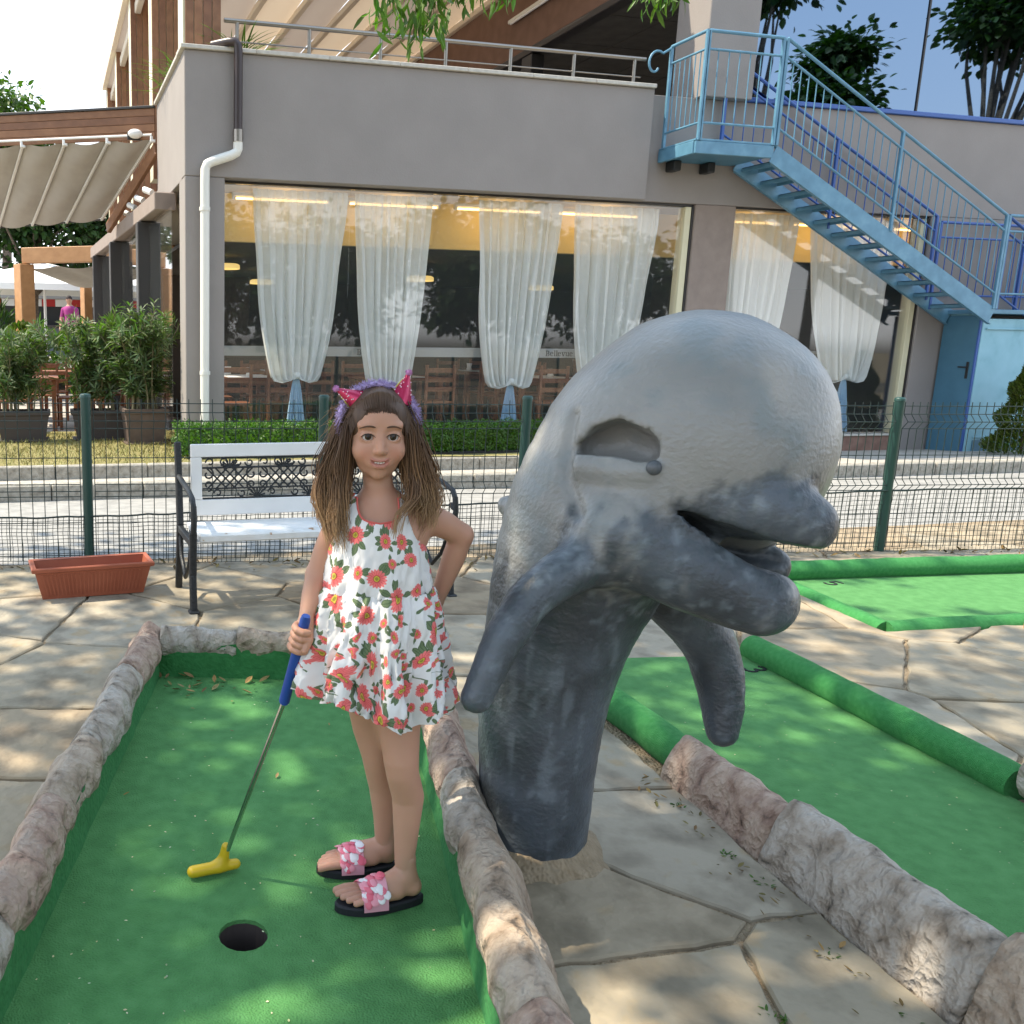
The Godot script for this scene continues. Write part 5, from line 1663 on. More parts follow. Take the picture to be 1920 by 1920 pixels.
const DOLPHIN := [
	["u", 0.060, [[1.211,-0.104,-1.943,0.1186], [1.206,-0.079,-1.941,0.1211], [1.200,-0.044,-1.937,0.1247], [1.195,-0.004,-1.935,0.1283], [1.193,0.034,-1.936,0.1314], [1.192,0.077,-1.938,0.1345], [1.193,0.129,-1.941,0.1382], [1.192,0.195,-1.945,0.1426], [1.192,0.270,-1.949,0.1474], [1.195,0.345,-1.952,0.1528], [1.202,0.417,-1.954,0.1587], [1.212,0.489,-1.955,0.1651], [1.224,0.556,-1.956,0.1724], [1.237,0.614,-1.957,0.1812], [1.252,0.667,-1.959,0.1909], [1.268,0.720,-1.957,0.2003], [1.283,0.777,-1.952,0.2092], [1.299,0.833,-1.945,0.2178], [1.317,0.886,-1.936,0.2256], [1.341,0.938,-1.925,0.2332], [1.367,0.987,-1.913,0.2401], [1.385,1.021,-1.905,0.2448]]],
	["u", 0.050, [[1.487,1.077,-1.850,0.2959], [1.487,1.076,-1.849,0.2959]]],
	["u", 0.050, [[1.509,1.117,-1.758,0.1842], [1.511,1.056,-1.714,0.1528]]],
	["u", 0.060, [[1.244,0.875,-1.753,0.1104], [1.306,0.917,-1.778,0.1461]]],
	["u", 0.025, [[1.376,0.945,-1.693,0.0894], [1.405,0.949,-1.669,0.0883], [1.445,0.953,-1.636,0.0865], [1.479,0.954,-1.607,0.0833], [1.504,0.946,-1.585,0.0774], [1.525,0.934,-1.567,0.0703], [1.539,0.925,-1.555,0.0652]]],
	["u", 0.030, [[1.244,0.869,-1.752,0.1032], [1.280,0.849,-1.725,0.0994], [1.330,0.822,-1.688,0.0941], [1.376,0.797,-1.653,0.0890], [1.415,0.779,-1.624,0.0840], [1.450,0.763,-1.597,0.0791], [1.475,0.753,-1.579,0.0757]]],
	["u", 0.020, [[1.524,0.774,-1.728,0.0494], [1.595,0.801,-1.685,0.0414]]],
	["u", 0.030, [[1.167,0.820,-1.750,0.0597], [1.130,0.805,-1.744,0.0568], [1.079,0.784,-1.736,0.0527], [1.033,0.759,-1.728,0.0492], [1.000,0.731,-1.722,0.0469], [0.973,0.700,-1.715,0.0451], [0.947,0.664,-1.709,0.0429], [0.921,0.620,-1.702,0.0396], [0.896,0.571,-1.695,0.0360], [0.879,0.537,-1.690,0.0334]]],
	["u", 0.030, [[1.516,0.669,-1.919,0.0744], [1.547,0.638,-1.914,0.0722], [1.590,0.593,-1.907,0.0690], [1.625,0.548,-1.899,0.0658], [1.645,0.506,-1.892,0.0635], [1.657,0.463,-1.884,0.0612], [1.664,0.423,-1.876,0.0578], [1.665,0.382,-1.865,0.0518], [1.660,0.343,-1.854,0.0448], [1.656,0.317,-1.846,0.0397]]],
	["u", 0.020, [[1.229,0.848,-2.149,0.0569], [1.203,0.857,-2.199,0.0289]]],
	["s", 0.014, [[1.188,1.054,-1.810,0.0289], [1.205,1.074,-1.783,0.0428], [1.224,1.084,-1.753,0.0470], [1.249,1.072,-1.715,0.0440], [1.277,1.041,-1.682,0.0206]]],
	["s", 0.020, [[1.226,1.060,-1.834,0.0367], [1.252,1.075,-1.793,0.0433], [1.280,1.061,-1.753,0.0355]]],
	["u", 0.028, [[1.166,1.019,-1.804,0.0228], [1.188,1.020,-1.760,0.0248], [1.211,1.020,-1.724,0.0244], [1.246,1.023,-1.683,0.0149]]],
	["u", 0.004, [[1.252,1.035,-1.672,0.0159], [1.253,1.035,-1.671,0.0159]]],
	["s", 0.022, [[1.169,1.130,-1.859,0.0085], [1.153,1.070,-1.847,0.0097], [1.141,0.988,-1.821,0.0097], [1.137,0.920,-1.759,0.0095]]],
	["m", 0.008, [[1.257,0.962,-1.725,0.0059], [1.357,0.912,-1.681,0.0164], [1.465,0.855,-1.622,0.0313], [1.583,0.828,-1.567,0.0344]]],
]


class Field:
	# groups in order: [op (0 add, 1 cut), k, kind (0 capsules, 1 ellipsoids), starts, spans, 1/len2, r0, dr, inverse bases, radii]
	var groups := []

	func caps(pts: Array, k: float, op := 0, stretch := Vector3.ZERO) -> void:
		# a chain of tapered capsules through pts = [[x, y, z, r], ...]; stretch: an axis along which the shape is drawn out
		var a := PackedVector3Array(); var ab := PackedVector3Array(); var il := PackedFloat32Array(); var r0 := PackedFloat32Array(); var dr := PackedFloat32Array()
		for i in pts.size() - 1:
			var p: Array = pts[i]; var q: Array = pts[i + 1]
			var d := Vector3(q[0] - p[0], q[1] - p[1], q[2] - p[2])
			a.append(Vector3(p[0], p[1], p[2])); ab.append(d); il.append(1.0 / maxf(d.length_squared(), 1e-9)); r0.append(p[3]); dr.append(q[3] - p[3])
		groups.append([op, k, 0, a, ab, il, r0, dr, stretch])

	func ell(c: Vector3, r: Vector3, k: float, op := 0, bs := Basis.IDENTITY) -> void:
		groups.append([op, k, 1, c, bs.inverse(), r])

	static func one(p: Vector3, g: Array) -> float:
		if g[2] == 0:
			var e := 9.0
			var a: PackedVector3Array = g[3]; var ab: PackedVector3Array = g[4]; var il: PackedFloat32Array = g[5]; var r0: PackedFloat32Array = g[6]; var dr: PackedFloat32Array = g[7]
			var st: Vector3 = g[8]
			var drawn := st != Vector3.ZERO
			for i in a.size():
				var q := p - a[i]
				if drawn: q -= st * (q.dot(st) * 0.75)
				var t := clampf(q.dot(ab[i]) * il[i], 0.0, 1.0)
				var f := (q - ab[i] * t).length() - r0[i] - dr[i] * t
				if f < e: e = f
			return e
		var c: Vector3 = g[3]; var r: Vector3 = g[5]
		var bi: Basis = g[4]
		var q2: Vector3 = bi * (p - c)
		var k0 := (q2 / r).length()
		var k1 := (q2 / (r * r)).length()
		return k0 * (k0 - 1.0) / maxf(k1, 1e-6)

	static func at(p: Vector3, gs: Array) -> float:
		var d := 9.0
		for g: Array in gs:
			var e := one(p, g)
			var k: float = g[1]
			if g[0] == 0:
				var h := clampf(0.5 + 0.5 * (e - d) / k, 0.0, 1.0)
				d = lerpf(e, d, h) - k * h * (1.0 - h)
			else:
				var h := clampf(0.5 - 0.5 * (e + d) / k, 0.0, 1.0)
				d = lerpf(d, -e, h) + k * h * (1.0 - h)
		return d

	func near(c: Vector3, rad: float) -> Array:
		# the groups, and of each the capsules, that matter within rad of c
		var out := []
		for g: Array in groups:
			if g[2] == 1:
				if one(c, g) < rad + g[1] + .06: out.append(g)
				continue
			if g[8] != Vector3.ZERO:
				if one(c, g) < rad + g[1]: out.append(g)
				continue
			var a := PackedVector3Array(); var ab := PackedVector3Array(); var il := PackedFloat32Array(); var r0 := PackedFloat32Array(); var dr := PackedFloat32Array()
			for i in g[3].size():
				var q: Vector3 = c - g[3][i]
				var t := clampf(q.dot(g[4][i]) * g[5][i], 0.0, 1.0)
				if (q - g[4][i] * t).length() - g[6][i] - g[7][i] * t < rad + g[1] + .01:
					a.append(g[3][i]); ab.append(g[4][i]); il.append(g[5][i]); r0.append(g[6][i]); dr.append(g[7][i])
			if a.size(): out.append([g[0], g[1], 0, a, ab, il, r0, dr, Vector3.ZERO])
		return out

	func mesh(cell: float, lo: Vector3, hi: Vector3, tint = null, into: MB = null, relief = null) -> MB:
		var mb: MB = into if into else MB.new()
		var B := 8
		var nx := int(ceil((hi.x - lo.x) / cell / B)) * B + 1; var ny := int(ceil((hi.y - lo.y) / cell / B)) * B + 1; var nz := int(ceil((hi.z - lo.z) / cell / B)) * B + 1
		var vals := PackedFloat32Array(); vals.resize(nx * ny * nz); vals.fill(9.0)
		var verts := {}
		var active := []
		var half := B * cell * .5
		for bk in range(0, nz - 1, B):
			for bj in range(0, ny - 1, B):
				for bi in range(0, nx - 1, B):
					var c := lo + Vector3(bi, bj, bk) * cell + Vector3(half, half, half)
					var gs := near(c, half * 2.2)
					if gs.is_empty(): continue
					if absf(at(c, gs)) > half * 1.75 * 1.35 + .012: continue
					for k in range(bk, bk + B + 1):
						for j in range(bj, bj + B + 1):
							for i in range(bi, bi + B + 1):
								var id := (k * ny + j) * nx + i
								if vals[id] > 8.5: vals[id] = minf(at(lo + Vector3(i, j, k) * cell, gs), 8.0)
					active.append([bi, bj, bk, gs])
		var off := PackedInt32Array([0, 1, nx, nx + 1, nx * ny, nx * ny + 1, nx * ny + nx, nx * ny + nx + 1])
		var E := PackedInt32Array([0, 1, 2, 3, 4, 5, 6, 7, 0, 2, 1, 3, 4, 6, 5, 7, 0, 4, 1, 5, 2, 6, 3, 7])
		for b: Array in active:
			for k in range(b[2], b[2] + B):
				for j in range(b[1], b[1] + B):
					for i in range(b[0], b[0] + B):
						var id := (k * ny + j) * nx + i
						var m := 0
						for q in 8:
							if vals[id + off[q]] < 0.0: m |= 1 << q
						if m == 0 or m == 255: continue
						var sum := Vector3.ZERO; var cnt := 0
						for e in range(0, 24, 2):
							var p0 := E[e]; var p1 := E[e + 1]
							if ((m >> p0) & 1) == ((m >> p1) & 1): continue
							var v0 := vals[id + off[p0]]; var v1 := vals[id + off[p1]]
							var t := v0 / (v0 - v1)
							var c0 := Vector3(p0 & 1, (p0 >> 1) & 1, p0 >> 2); var c1 := Vector3(p1 & 1, (p1 >> 1) & 1, p1 >> 2)
							sum += c0.lerp(c1, t); cnt += 1
						var p := lo + (Vector3(i, j, k) + sum / cnt) * cell
						var h := cell * .6
						var gs: Array = b[3]
						var nn := Vector3(at(p + Vector3(h, 0, 0), gs) - at(p - Vector3(h, 0, 0), gs), at(p + Vector3(0, h, 0), gs) - at(p - Vector3(0, h, 0), gs), at(p + Vector3(0, 0, h), gs) - at(p - Vector3(0, 0, h), gs)).normalized()
						if tint != null: mb.col = tint.call(p, nn)
						if relief != null: p += nn * float(relief.call(p))
						verts[id] = mb.vert(p, nn)
		for b: Array in active:
			for k in range(b[2], b[2] + B):
				for j in range(b[1], b[1] + B):
					for i in range(b[0], b[0] + B):
						var id := (k * ny + j) * nx + i
						var s := vals[id] < 0.0
						for ax in 3:
							var st: int = [1, nx, nx * ny][ax]; var u: int = [nx, nx * ny, 1][ax]; var w: int = [nx * ny, 1, nx][ax]
							if (vals[id + st] < 0.0) == s: continue
							var a = verts.get(id); var b2 = verts.get(id - u); var c2 = verts.get(id - u - w); var d2 = verts.get(id - w)
							if a == null or b2 == null or c2 == null or d2 == null: continue
							if s: mb.ix.append_array([a, c2, b2, a, d2, c2])
							else: mb.ix.append_array([a, b2, c2, a, c2, d2])
		return mb


func build_dolphin() -> void:
	var o := thing("dolphin_statue", "tall grey painted concrete dolphin rearing up with open mouth between the golf lanes", "statue")
	var f := Field.new()
	var parts := {}
	for q: Array in DOLPHIN:
		f.caps(q[2], q[1], 0 if q[0] == "u" else 1, Vector3(0.23, -0.19, -0.954).normalized() if q[0] == "m" else Vector3.ZERO)
	var ns := noise(3.2, 4, FastNoiseLite.TYPE_SIMPLEX_SMOOTH, 21)
	var fine := noise(26.0, 3, FastNoiseLite.TYPE_SIMPLEX_SMOOTH, 22)
	var ns2 := noise(5.5, 4, FastNoiseLite.TYPE_SIMPLEX_SMOOTH, 23)
	var brush := noise(9.0, 4, FastNoiseLite.TYPE_SIMPLEX_SMOOTH, 24)
	var arms := [f.groups[7], f.groups[8]]
	var jaws := [f.groups[4], f.groups[5], f.groups[6]]
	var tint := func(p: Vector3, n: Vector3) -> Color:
		# bare cement on brow and back; slate blue paint on jaws, flippers and trunk, with pale brush marks and painted sky sheen
		var a := ns.get_noise_3dv(p); var b := ns2.get_noise_3dv(p); var c := fine.get_noise_3dv(p)
		var streak := brush.get_noise_3d(p.x * 2.2, p.y * .4, p.z * 2.2)
		var w := a * .05 + c * .02 + streak * .04        # how the brushed edges wander
		var grey := Color(.215, .217, .209).lerp(Color(.275, .273, .26), clampf(.5 + a * 1.2, 0, 1))
		grey = grey.lerp(Color(.165, .20, .21), clampf(b * 1.8 - .1, 0, .6))
		var slate := Color(.046, .054, .062).lerp(Color(.082, .098, .114), clampf(.5 + b * 1.4, 0, 1))
		var brush_sheen := Color(.24, .285, .32)  # pale tone for brush marks and painted sheen
		var jaw := 1.0
		for g: Array in jaws: jaw = minf(jaw, Field.one(p, g))
		var arm := minf(Field.one(p, arms[0]), Field.one(p, arms[1]))
		var cover := maxf(smoothstep(.030, .0, jaw + w * .6), smoothstep(.030, .006, arm + w * .3))
		cover = maxf(cover, smoothstep(.80, .72, p.y + w * 1.6))       # the trunk is painted up to the shoulder
		var pale := smoothstep(.10, .55, brush.get_noise_3dv(p * 1.15) * .7 + .75 * c + .2 * a) * .42     # brush marks, and sky sheen put into the colour
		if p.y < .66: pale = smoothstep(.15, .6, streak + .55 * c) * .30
		var col := grey.lerp(slate.lerp(brush_sheen, pale), cover)
		col.a = 1.0
		return col
	var relief := func(p: Vector3) -> float: return .0030 * ns2.get_noise_3dv(p * 1.6) + .0009 * fine.get_noise_3dv(p * 2.2)
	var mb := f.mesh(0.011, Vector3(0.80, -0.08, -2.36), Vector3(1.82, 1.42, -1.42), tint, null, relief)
	mb.use_col = true
	var m := mat(Color.WHITE, .40)
	m.vertex_color_use_as_albedo = true
	m.uv1_triplanar = true; m.uv1_world_triplanar = true; m.uv1_scale = Vector3.ONE * 2.2
	m.heightmap_enabled = true; m.heightmap_texture = T.fine; m.heightmap_scale = .22
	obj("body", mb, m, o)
	mb = MB.new(); mb.ball(Vector3(1.246, 1.036, -1.664), Vector3.ONE * .0165, 14, 10)
	obj("eye", mb, mat(Color(.09, .10, .11), .4), o)
	# cement foot
	mb = MB.new()
	var nf := noise(8.0, 3, FastNoiseLite.TYPE_SIMPLEX_SMOOTH, 29)
	mb.sheet(33, 7, func(i: int, j: int) -> Vector3:
		var a := TAU * i / 32.0; var t := j / 6.0
		var r := lerpf(.225, .115, t) * (1.0 + .22 * nf.get_noise_2d(cos(a), sin(a)) * (1.0 - t))
		return Vector3(1.195 + cos(a) * r, -.01 + .075 * pow(t, 1.6) + .012 * nf.get_noise_3d(cos(a) * 2, t, sin(a) * 2), -1.938 + sin(a) * r), false, true)
	obj("cement_foot", mb, M.mortar, o)


const H0 := Vector3(-.036, 1.086, .004)


func hp(x: float, y: float, z: float, r := 0.0) -> Array:
	return [H0.x + x * .88, H0.y + y * .88, H0.z + z * .88, r * .88]


func hv(x: float, y: float, z: float) -> Vector3:
	return H0 + Vector3(x, y, z) * .88


func print_texture() -> ImageTexture:
	# white cotton printed with coral daisies and green leaves
	var W := 1024; var H := 640
	var im := Image.create(W, H, false, Image.FORMAT_RGB8)
	im.fill(Color(.74, .73, .71).linear_to_srgb())
	var r := RandomNumberGenerator.new(); r.seed = 5
	var spots := []
	for tries in 2600:
		var rad := r.randf_range(26, 36) if spots.size() < 46 else r.randf_range(13, 21)
		var p := Vector2(r.randf() * W, r.randf() * H)
		var ok := true
		for s: Array in spots:
			var d: Vector2 = s[0] - p
			d.x = fposmod(d.x + W * .5, W) - W * .5
			if d.length() < (s[1] + rad) * 1.08: ok = false; break
		if ok: spots.append([p, rad])
		if spots.size() > 170: break
	var put := func(x: int, y: int, c: Color) -> void:
		if y >= 0 and y < H: im.set_pixel(posmod(x, W), y, c.linear_to_srgb())
	for s: Array in spots:     # leaves first
		var p: Vector2 = s[0]; var rad: float = s[1]
		for l in r.randi_range(3, 5):
			var a := r.randf() * TAU
			var ll := rad * r.randf_range(.8, 1.15); var lw := ll * .30
			var c := p + Vector2(cos(a), sin(a)) * rad * 1.15
			var ax := Vector2(cos(a + r.randf_range(-.5, .5)), sin(a))
			ax = ax.normalized()
			for y in range(int(c.y - ll), int(c.y + ll)):
				for x in range(int(c.x - ll), int(c.x + ll)):
					var q := Vector2(x, y) - c
					var u := q.dot(ax) / (ll * .62); var v := q.dot(ax.orthogonal()) / lw
					if absf(u) < 1.0 and absf(v) < (1.0 - u * u):
						var edge := absf(v) > (1.0 - u * u) * .82 or absf(v) < .07
						put.call(x, y, Color(.05, .09, .035) if edge else Color(.135, .185, .095))
	for s: Array in spots:
		var p: Vector2 = s[0]; var rad: float = s[1]
		var np := r.randi_range(13, 17); var ph := r.randf() * TAU
		var sq := r.randf_range(.65, 1.0); var ang := r.randf() * TAU
		for y in range(int(p.y - rad), int(p.y + rad) + 1):
			for x in range(int(p.x - rad), int(p.x + rad) + 1):
				var q := (Vector2(x, y) - p).rotated(ang)
				q.y /= sq
				var d := q.length() / rad
				var a := q.angle()
				var petal := .80 + .20 * absf(sin(a * np * .5 + ph))
				if d > petal: continue
				var c := Color(.76, .12, .11).lerp(Color(.80, .20, .19), d)
				if absf(sin(a * np * .5 + ph)) < .22 and d > .35: c = Color(.55, .05, .06)
				if d < .36: c = Color(.30, .035, .03)
				if d < .30: c = Color(.55, .42, .05)
				if d < .17: c = Color(.28, .24, .03)
				put.call(x, y, c)
	return ImageTexture.create_from_image(im)


func dress_uv(p: Vector3) -> Vector2:
	var a := atan2(p.x + .028, p.z + .001)
	var r := lerpf(.155, .105, clampf((p.y - .49) / .28, 0, 1))
	return Vector2(.5 + a * r / .92, (.97 - p.y) / .575)


func build_girl() -> void:
	var g := thing("person", "young child in a floral sundress and cat ear headband holding a golf putter", "person", Vector3(0.7233, 0.010, -1.8378), atan2(-0.2345, 0.9721))
	# --- body in one skin
	var f := Field.new()
	f.caps([[-.016, .58, 0, .085], [-.014, .742, 0, .075], [-.020, .865, -.004, .070]], .03)
	f.caps([[-.072, .862, -.004, .058], [.030, .866, -.004, .058]], .03)
	f.caps([[-.104, .897, -.008, .034], [-.03, .915, -.010, .038], [.068, .905, -.008, .034]], .025)
	f.caps([[-.020, .915, -.010, .040], [-.026, .955, -.004, .031], [-.032, 1.03, .0, .030]], .022)
	f.caps([[-.060, .932, -.012, .016], [-.034, .965, -.010, .022], [.022, .932, -.012, .016]], .02)
	# arm akimbo
	f.caps([[.074, .905, -.008, .034], [.122, .884, -.018, .031], [.166, .858, -.032, .0255]], .016)
	f.caps([[.166, .858, -.032, .0255], [.154, .805, -.045, .0265], [.128, .712, -.062, .0185], [.120, .690, -.066, .018]], .010)
	var fe := Field.new()       # hands and feet, meshed on a finer grid
	fe.caps([[.130, .720, -.061, .0180], [.120, .690, -.066, .0178]], .008)
	fe.caps([[.122, .694, -.068, .016], [.104, .655, -.082, .019], [.096, .640, -.086, .016]], .01)
	for i in 4: fe.caps([[.104 - i * .004, .652 - i * .012, -.080 - i * .004, .0085], [.075 - i * .004, .636 - i * .015, -.094, .0078], [.050, .626 - i * .015, -.098, .0065]], .004)
	fe.caps([[.116, .676, -.066, .009], [.112, .648, -.046, .0085], [.104, .628, -.034, .007]], .005)
	# arm with the putter
	f.caps([[-.106, .897, -.008, .033], [-.136, .828, -.022, .0285], [-.158, .765, -.020, .0245]], .016)
	f.caps([[-.158, .765, -.020, .0245], [-.170, .725, .014, .0235], [-.182, .688, .046, .0175], [-.184, .672, .054, .017]], .010)
	fe.caps([[-.184, .676, .054, .0165], [-.188, .652, .060, .019], [-.190, .632, .060, .016]], .010)
	fe.caps([[-.181, .692, .043, .0174], [-.184, .672, .054, .0168]], .008)
	var gt := Vector3(-.186, .690, .076); var gb := Vector3(-.227, .480, .020)
	var gx := (gt - gb).normalized()
	for i in 4:   # fingers round the grip
		var c := gt.lerp(gb, .10 + i * .075)
		var pts := []
		for k in 6:
			var a := lerpf(-2.3, 1.5, k / 5.0)
			var e1 := Vector3.RIGHT - gx * gx.x; e1 = e1.normalized()
			var e2 := gx.cross(e1)
			var q := c + (e1 * -cos(a) + e2 * sin(a)) * .0185
			pts.append([q.x, q.y, q.z, lerpf(.0088, .007, k / 5.0)])
		fe.caps(pts, .003)
	fe.caps([[-.176, .668, .060, .0095], [-.176, .645, .078, .0088], [-.186, .622, .084, .0075]], .004)
	# legs
	f.caps([[.036, .56, .01, .070], [.034, .425, .030, .0475], [.039, .352, .048, .0400], [.042, .325, .050, .0375], [.060, .258, .035, .0370], [.058, .165, .044, .0280], [.056, .105, .050, .0230], [.062, .065, .050, .0245]], .02)
	f.caps([[-.036, .556, -.01, .068], [-.021, .40, -.028, .0455], [-.006, .332, -.030, .0375], [-.002, .305, -.034, .0350], [.015, .235, -.056, .0345], [.022, .15, -.066, .0265], [.023, .095, -.070, .0220], [.030, .060, -.074, .0235]], .02)
	# feet on the soles
	for q: Array in [[Vector3(.084, 0, .052), Vector3(-.076, 0, .084), -1.0, Vector3(.060, .07, .050)], [Vector3(.044, 0, -.080), Vector3(-.110, 0, -.062), 1.0, Vector3(.028, .065, -.074)]]:
		var a: Vector3 = q[0]; var b: Vector3 = q[1]; var s: float = q[2]; var an: Vector3 = q[3]
		var d := (b - a).normalized()
		var l := d.cross(Vector3.UP) * -1.0      # towards the viewer
		if l.z < 0: l = -l
		fe.caps([[an.x, an.y + .04, an.z, .0225], [an.x, an.y, an.z, .0235]], .012)
		var P := func(t: float, w: float, y: float, r: float) -> Array:
			var p := a + d * (t * .165) + l * w
			return [p.x, y, p.z, r]
		fe.caps([P.call(.06, 0, .044, .0235), P.call(.30, 0, .050, .023), P.call(.62, 0, .042, .019)], .014)
		fe.caps([[an.x, an.y, an.z, .023], P.call(.42, 0, .058, .021), P.call(.68, 0, .042, .0165)], .014)
		fe.caps([P.call(.30, .012, .040, .018), P.call(.72, .020, .036, .0145)], .012)
		fe.caps([P.call(.30, -.012, .040, .018), P.call(.72, -.020, .036, .0145)], .012)
		for t in 5:
			var w := (-2 + t) * .0145 * -s        # big toe on the inner side
			var big := t == 0
			var len := [1.10, 1.11, 1.06, 1.00, .92][t] as float
			fe.caps([P.call(.74, w * .9, .037, .0090 if not big else .0115), P.call(len - .12, w, .036, .0075 if not big else .0105), P.call(len, w, .0315, .0070 if not big else .0098)], .0015)
	var sk := noise(14.0, 3, FastNoiseLite.TYPE_SIMPLEX_SMOOTH, 61)
	var skin := Color(.47, .25, .165)
	var tint := func(p: Vector3, n: Vector3) -> Color:
		var c := skin * (1.0 + .05 * sk.get_noise_3dv(p))
		if p.y < .05: c = c.lerp(Color(.50, .25, .17), .4)
		c.a = 1.0
		return c
	var mb := f.mesh(0.0075, Vector3(-.30, .005, -.16), Vector3(.24, 1.02, .16), tint)

	fe.mesh(0.0032, Vector3(-.14, .012, -.13), Vector3(.12, .115, .14), tint, mb)
	fe.mesh(0.0032, Vector3(-.225, .58, .02), Vector3(-.14, .705, .115), tint, mb)
	fe.mesh(0.0036, Vector3(.03, .56, -.125), Vector3(.15, .735, -.01), tint, mb)
	# --- head, added to the same mesh on a finer grid
	var h := Field.new()
	h.ell(hv(0, .030, -.016), Vector3(.073, .076, .088) * .88, .01)
	h.ell(hv(0, -.024, .014), Vector3(.061, .072, .062) * .88, .025)
	h.ell(hv(0, .046, .030), Vector3(.056, .040, .041) * .88, .02)
	h.caps([hp(-.026, -.072, .026, .016), hp(0, -.085, .046, .0165), hp(.026, -.072, .026, .016)], .02)
	h.ell(hv(0, -.090, .052), Vector3(.014, .012, .011) * .88, .012)
	for s: float in [-1, 1]:
		h.ell(hv(s * .037, -.036, .046), Vector3(.0245, .022, .0215) * .88, .02)
		h.ell(hv(s * .030, .027, .062), Vector3(.022, .008, .011) * .88, .014)       # brow
		h.ell(hv(s * .030, .002, .082), Vector3(.019, .013, .012) * .88, .012, 1)    # socket
		h.ell(hv(s * .030, .000, .0615), Vector3(.0200, .0150, .0135) * .88, .005)   # lids
		h.ell(hv(s * .0302, -.0005, .078), Vector3(.0168, .0076, .020) * .88, .0012, 1)  # opening
		h.ell(hv(s * .074, -.012, -.012), Vector3(.010, .028, .018) * .88, .008)     # ear
	h.caps([hp(0, .010, .066, .007), hp(0, -.012, .075, .0075), hp(0, -.026, .083, .0092), hp(0, -.031, .085, .0098)], .012)
	h.caps([hp(-.0095, -.034, .0775, .0060), hp(.0095, -.034, .0775, .0060)], .006)
	h.ell(hv(0, -.060, .058), Vector3(.028, .018, .0165) * .88, .014)                # muzzle
	h.caps([hp(-.028, -.0510, .062, .0022), hp(-.012, -.0555, .0735, .0036), hp(0, -.0570, .0755, .0034), hp(.012, -.0555, .0735, .0036), hp(.028, -.0510, .062, .0022)], .004)
	h.caps([hp(-.022, -.0600, .065, .0026), hp(-.009, -.0705, .0725, .0046), hp(.009, -.0705, .0725, .0046), hp(.022, -.0600, .065, .0026)], .004)
	h.caps([hp(-.0275, -.0520, .078, .0015), hp(-.014, -.0602, .078, .0028), hp(0, -.0625, .078, .0031), hp(.014, -.0602, .078, .0028), hp(.0275, -.0520, .078, .0015)], .0008, 1, Vector3(0, 0, 1))
	h.caps([[-.030, .97, -.002, .031], hp(0, -.06, -.010, .034)], .02)
	var htint := func(p: Vector3, n: Vector3) -> Color:
		var q := (p - H0) / .88
		var c := skin * (1.0 + .05 * sk.get_noise_3dv(p))
		var cheek := exp(-(pow((absf(q.x) - .036) / .017, 2.0) + pow((q.y + .040) / .018, 2.0))) * float(q.z > .03)
		c = c.lerp(Color(.53, .20, .135), .45 * cheek)
		# lips
		var arc := -.0630 + 14.0 * q.x * q.x
		var lip := smoothstep(.026, .020, absf(q.x)) * smoothstep(.0120, .0080, absf(q.y - arc)) * float(q.z > .055)
		c = c.lerp(Color(.40, .125, .105), .6 * lip)
		c.a = 1.0
		return c
	h.mesh(0.0026, H0 + Vector3(-.085, -.115, -.105), H0 + Vector3(.085, .11, .105), htint, mb)
	mb.use_col = true
	var sm := mat(Color.WHITE, .55)
	sm.vertex_color_use_as_albedo = true
	sm.subsurf_scatter_enabled = true
	sm.subsurf_scatter_strength = .12
	obj("body", mb, sm, g)
	# eyes, lashes, brows, teeth
	var snap := func(p: Vector3) -> Vector3:      # back onto the face
		for i in 120:
			if Field.at(p, h.groups) < .0004: break
			p.z -= .0006
		return p
	for s: float in [-1, 1]:
		var e := MB.new(); e.ball(hv(s * .030, 0, .0575), Vector3.ONE * .0150 * .88, 20, 14)
		var eye := obj("eye", e, mat(Color(.50, .47, .45), .2), g)
		e = MB.new(); e.ball(hv(s * .0298, .0012, .0706), Vector3(.0084, .0084, .0026) * .88, 16, 8)
		obj("iris", e, mat(Color(.030, .014, .007), .12), eye)
		e = MB.new(); e.ball(hv(s * .0298, .0004, .0726), Vector3(.0040, .0040, .0012) * .88, 12, 6)
		obj("pupil", e, mat(Color(.003, .003, .003), .1), eye)
		e = MB.new()
		var lash := PackedVector3Array(); var brow := PackedVector3Array()
		for k in 9:
			var t := k / 8.0 * 2.0 - 1.0
			lash.append(snap.call(hv(s * .030 + t * .0180, .0082 * (1.0 - t * t) - .0002, .11)))
			brow.append(snap.call(hv(s * (.0320 + t * .0185), .0215 + .0045 * (1.0 - t * t) - .0020 * t, .11)))
		e.tube(lash, PackedFloat32Array([.0003, .0008, .0011, .0012, .0012, .0012, .0011, .0008, .0003]), 5)
		obj("eyelashes", e, mat(Color(.012, .008, .006), .7), g)
		e = MB.new(); e.tube(brow, PackedFloat32Array([.0012, .0020, .0022, .0022, .0020, .0018, .0015, .0012, .0006]), 6)
		obj("eyebrow", e, mat(Color(.085, .045, .026), .9), g)
	var te := MB.new()
	for k in 6:
		var x := (k - 2.5) * .0062
		te.box(hv(x, -.0605 + 10.0 * x * x, .0695 - 22.0 * x * x), Vector3(.0052, .0064, .004), Basis.IDENTITY, .0012)
	obj("teeth", te, mat(Color(.70, .68, .62), .3), g)

	hair(g)
	dress(g)
	headband(g)
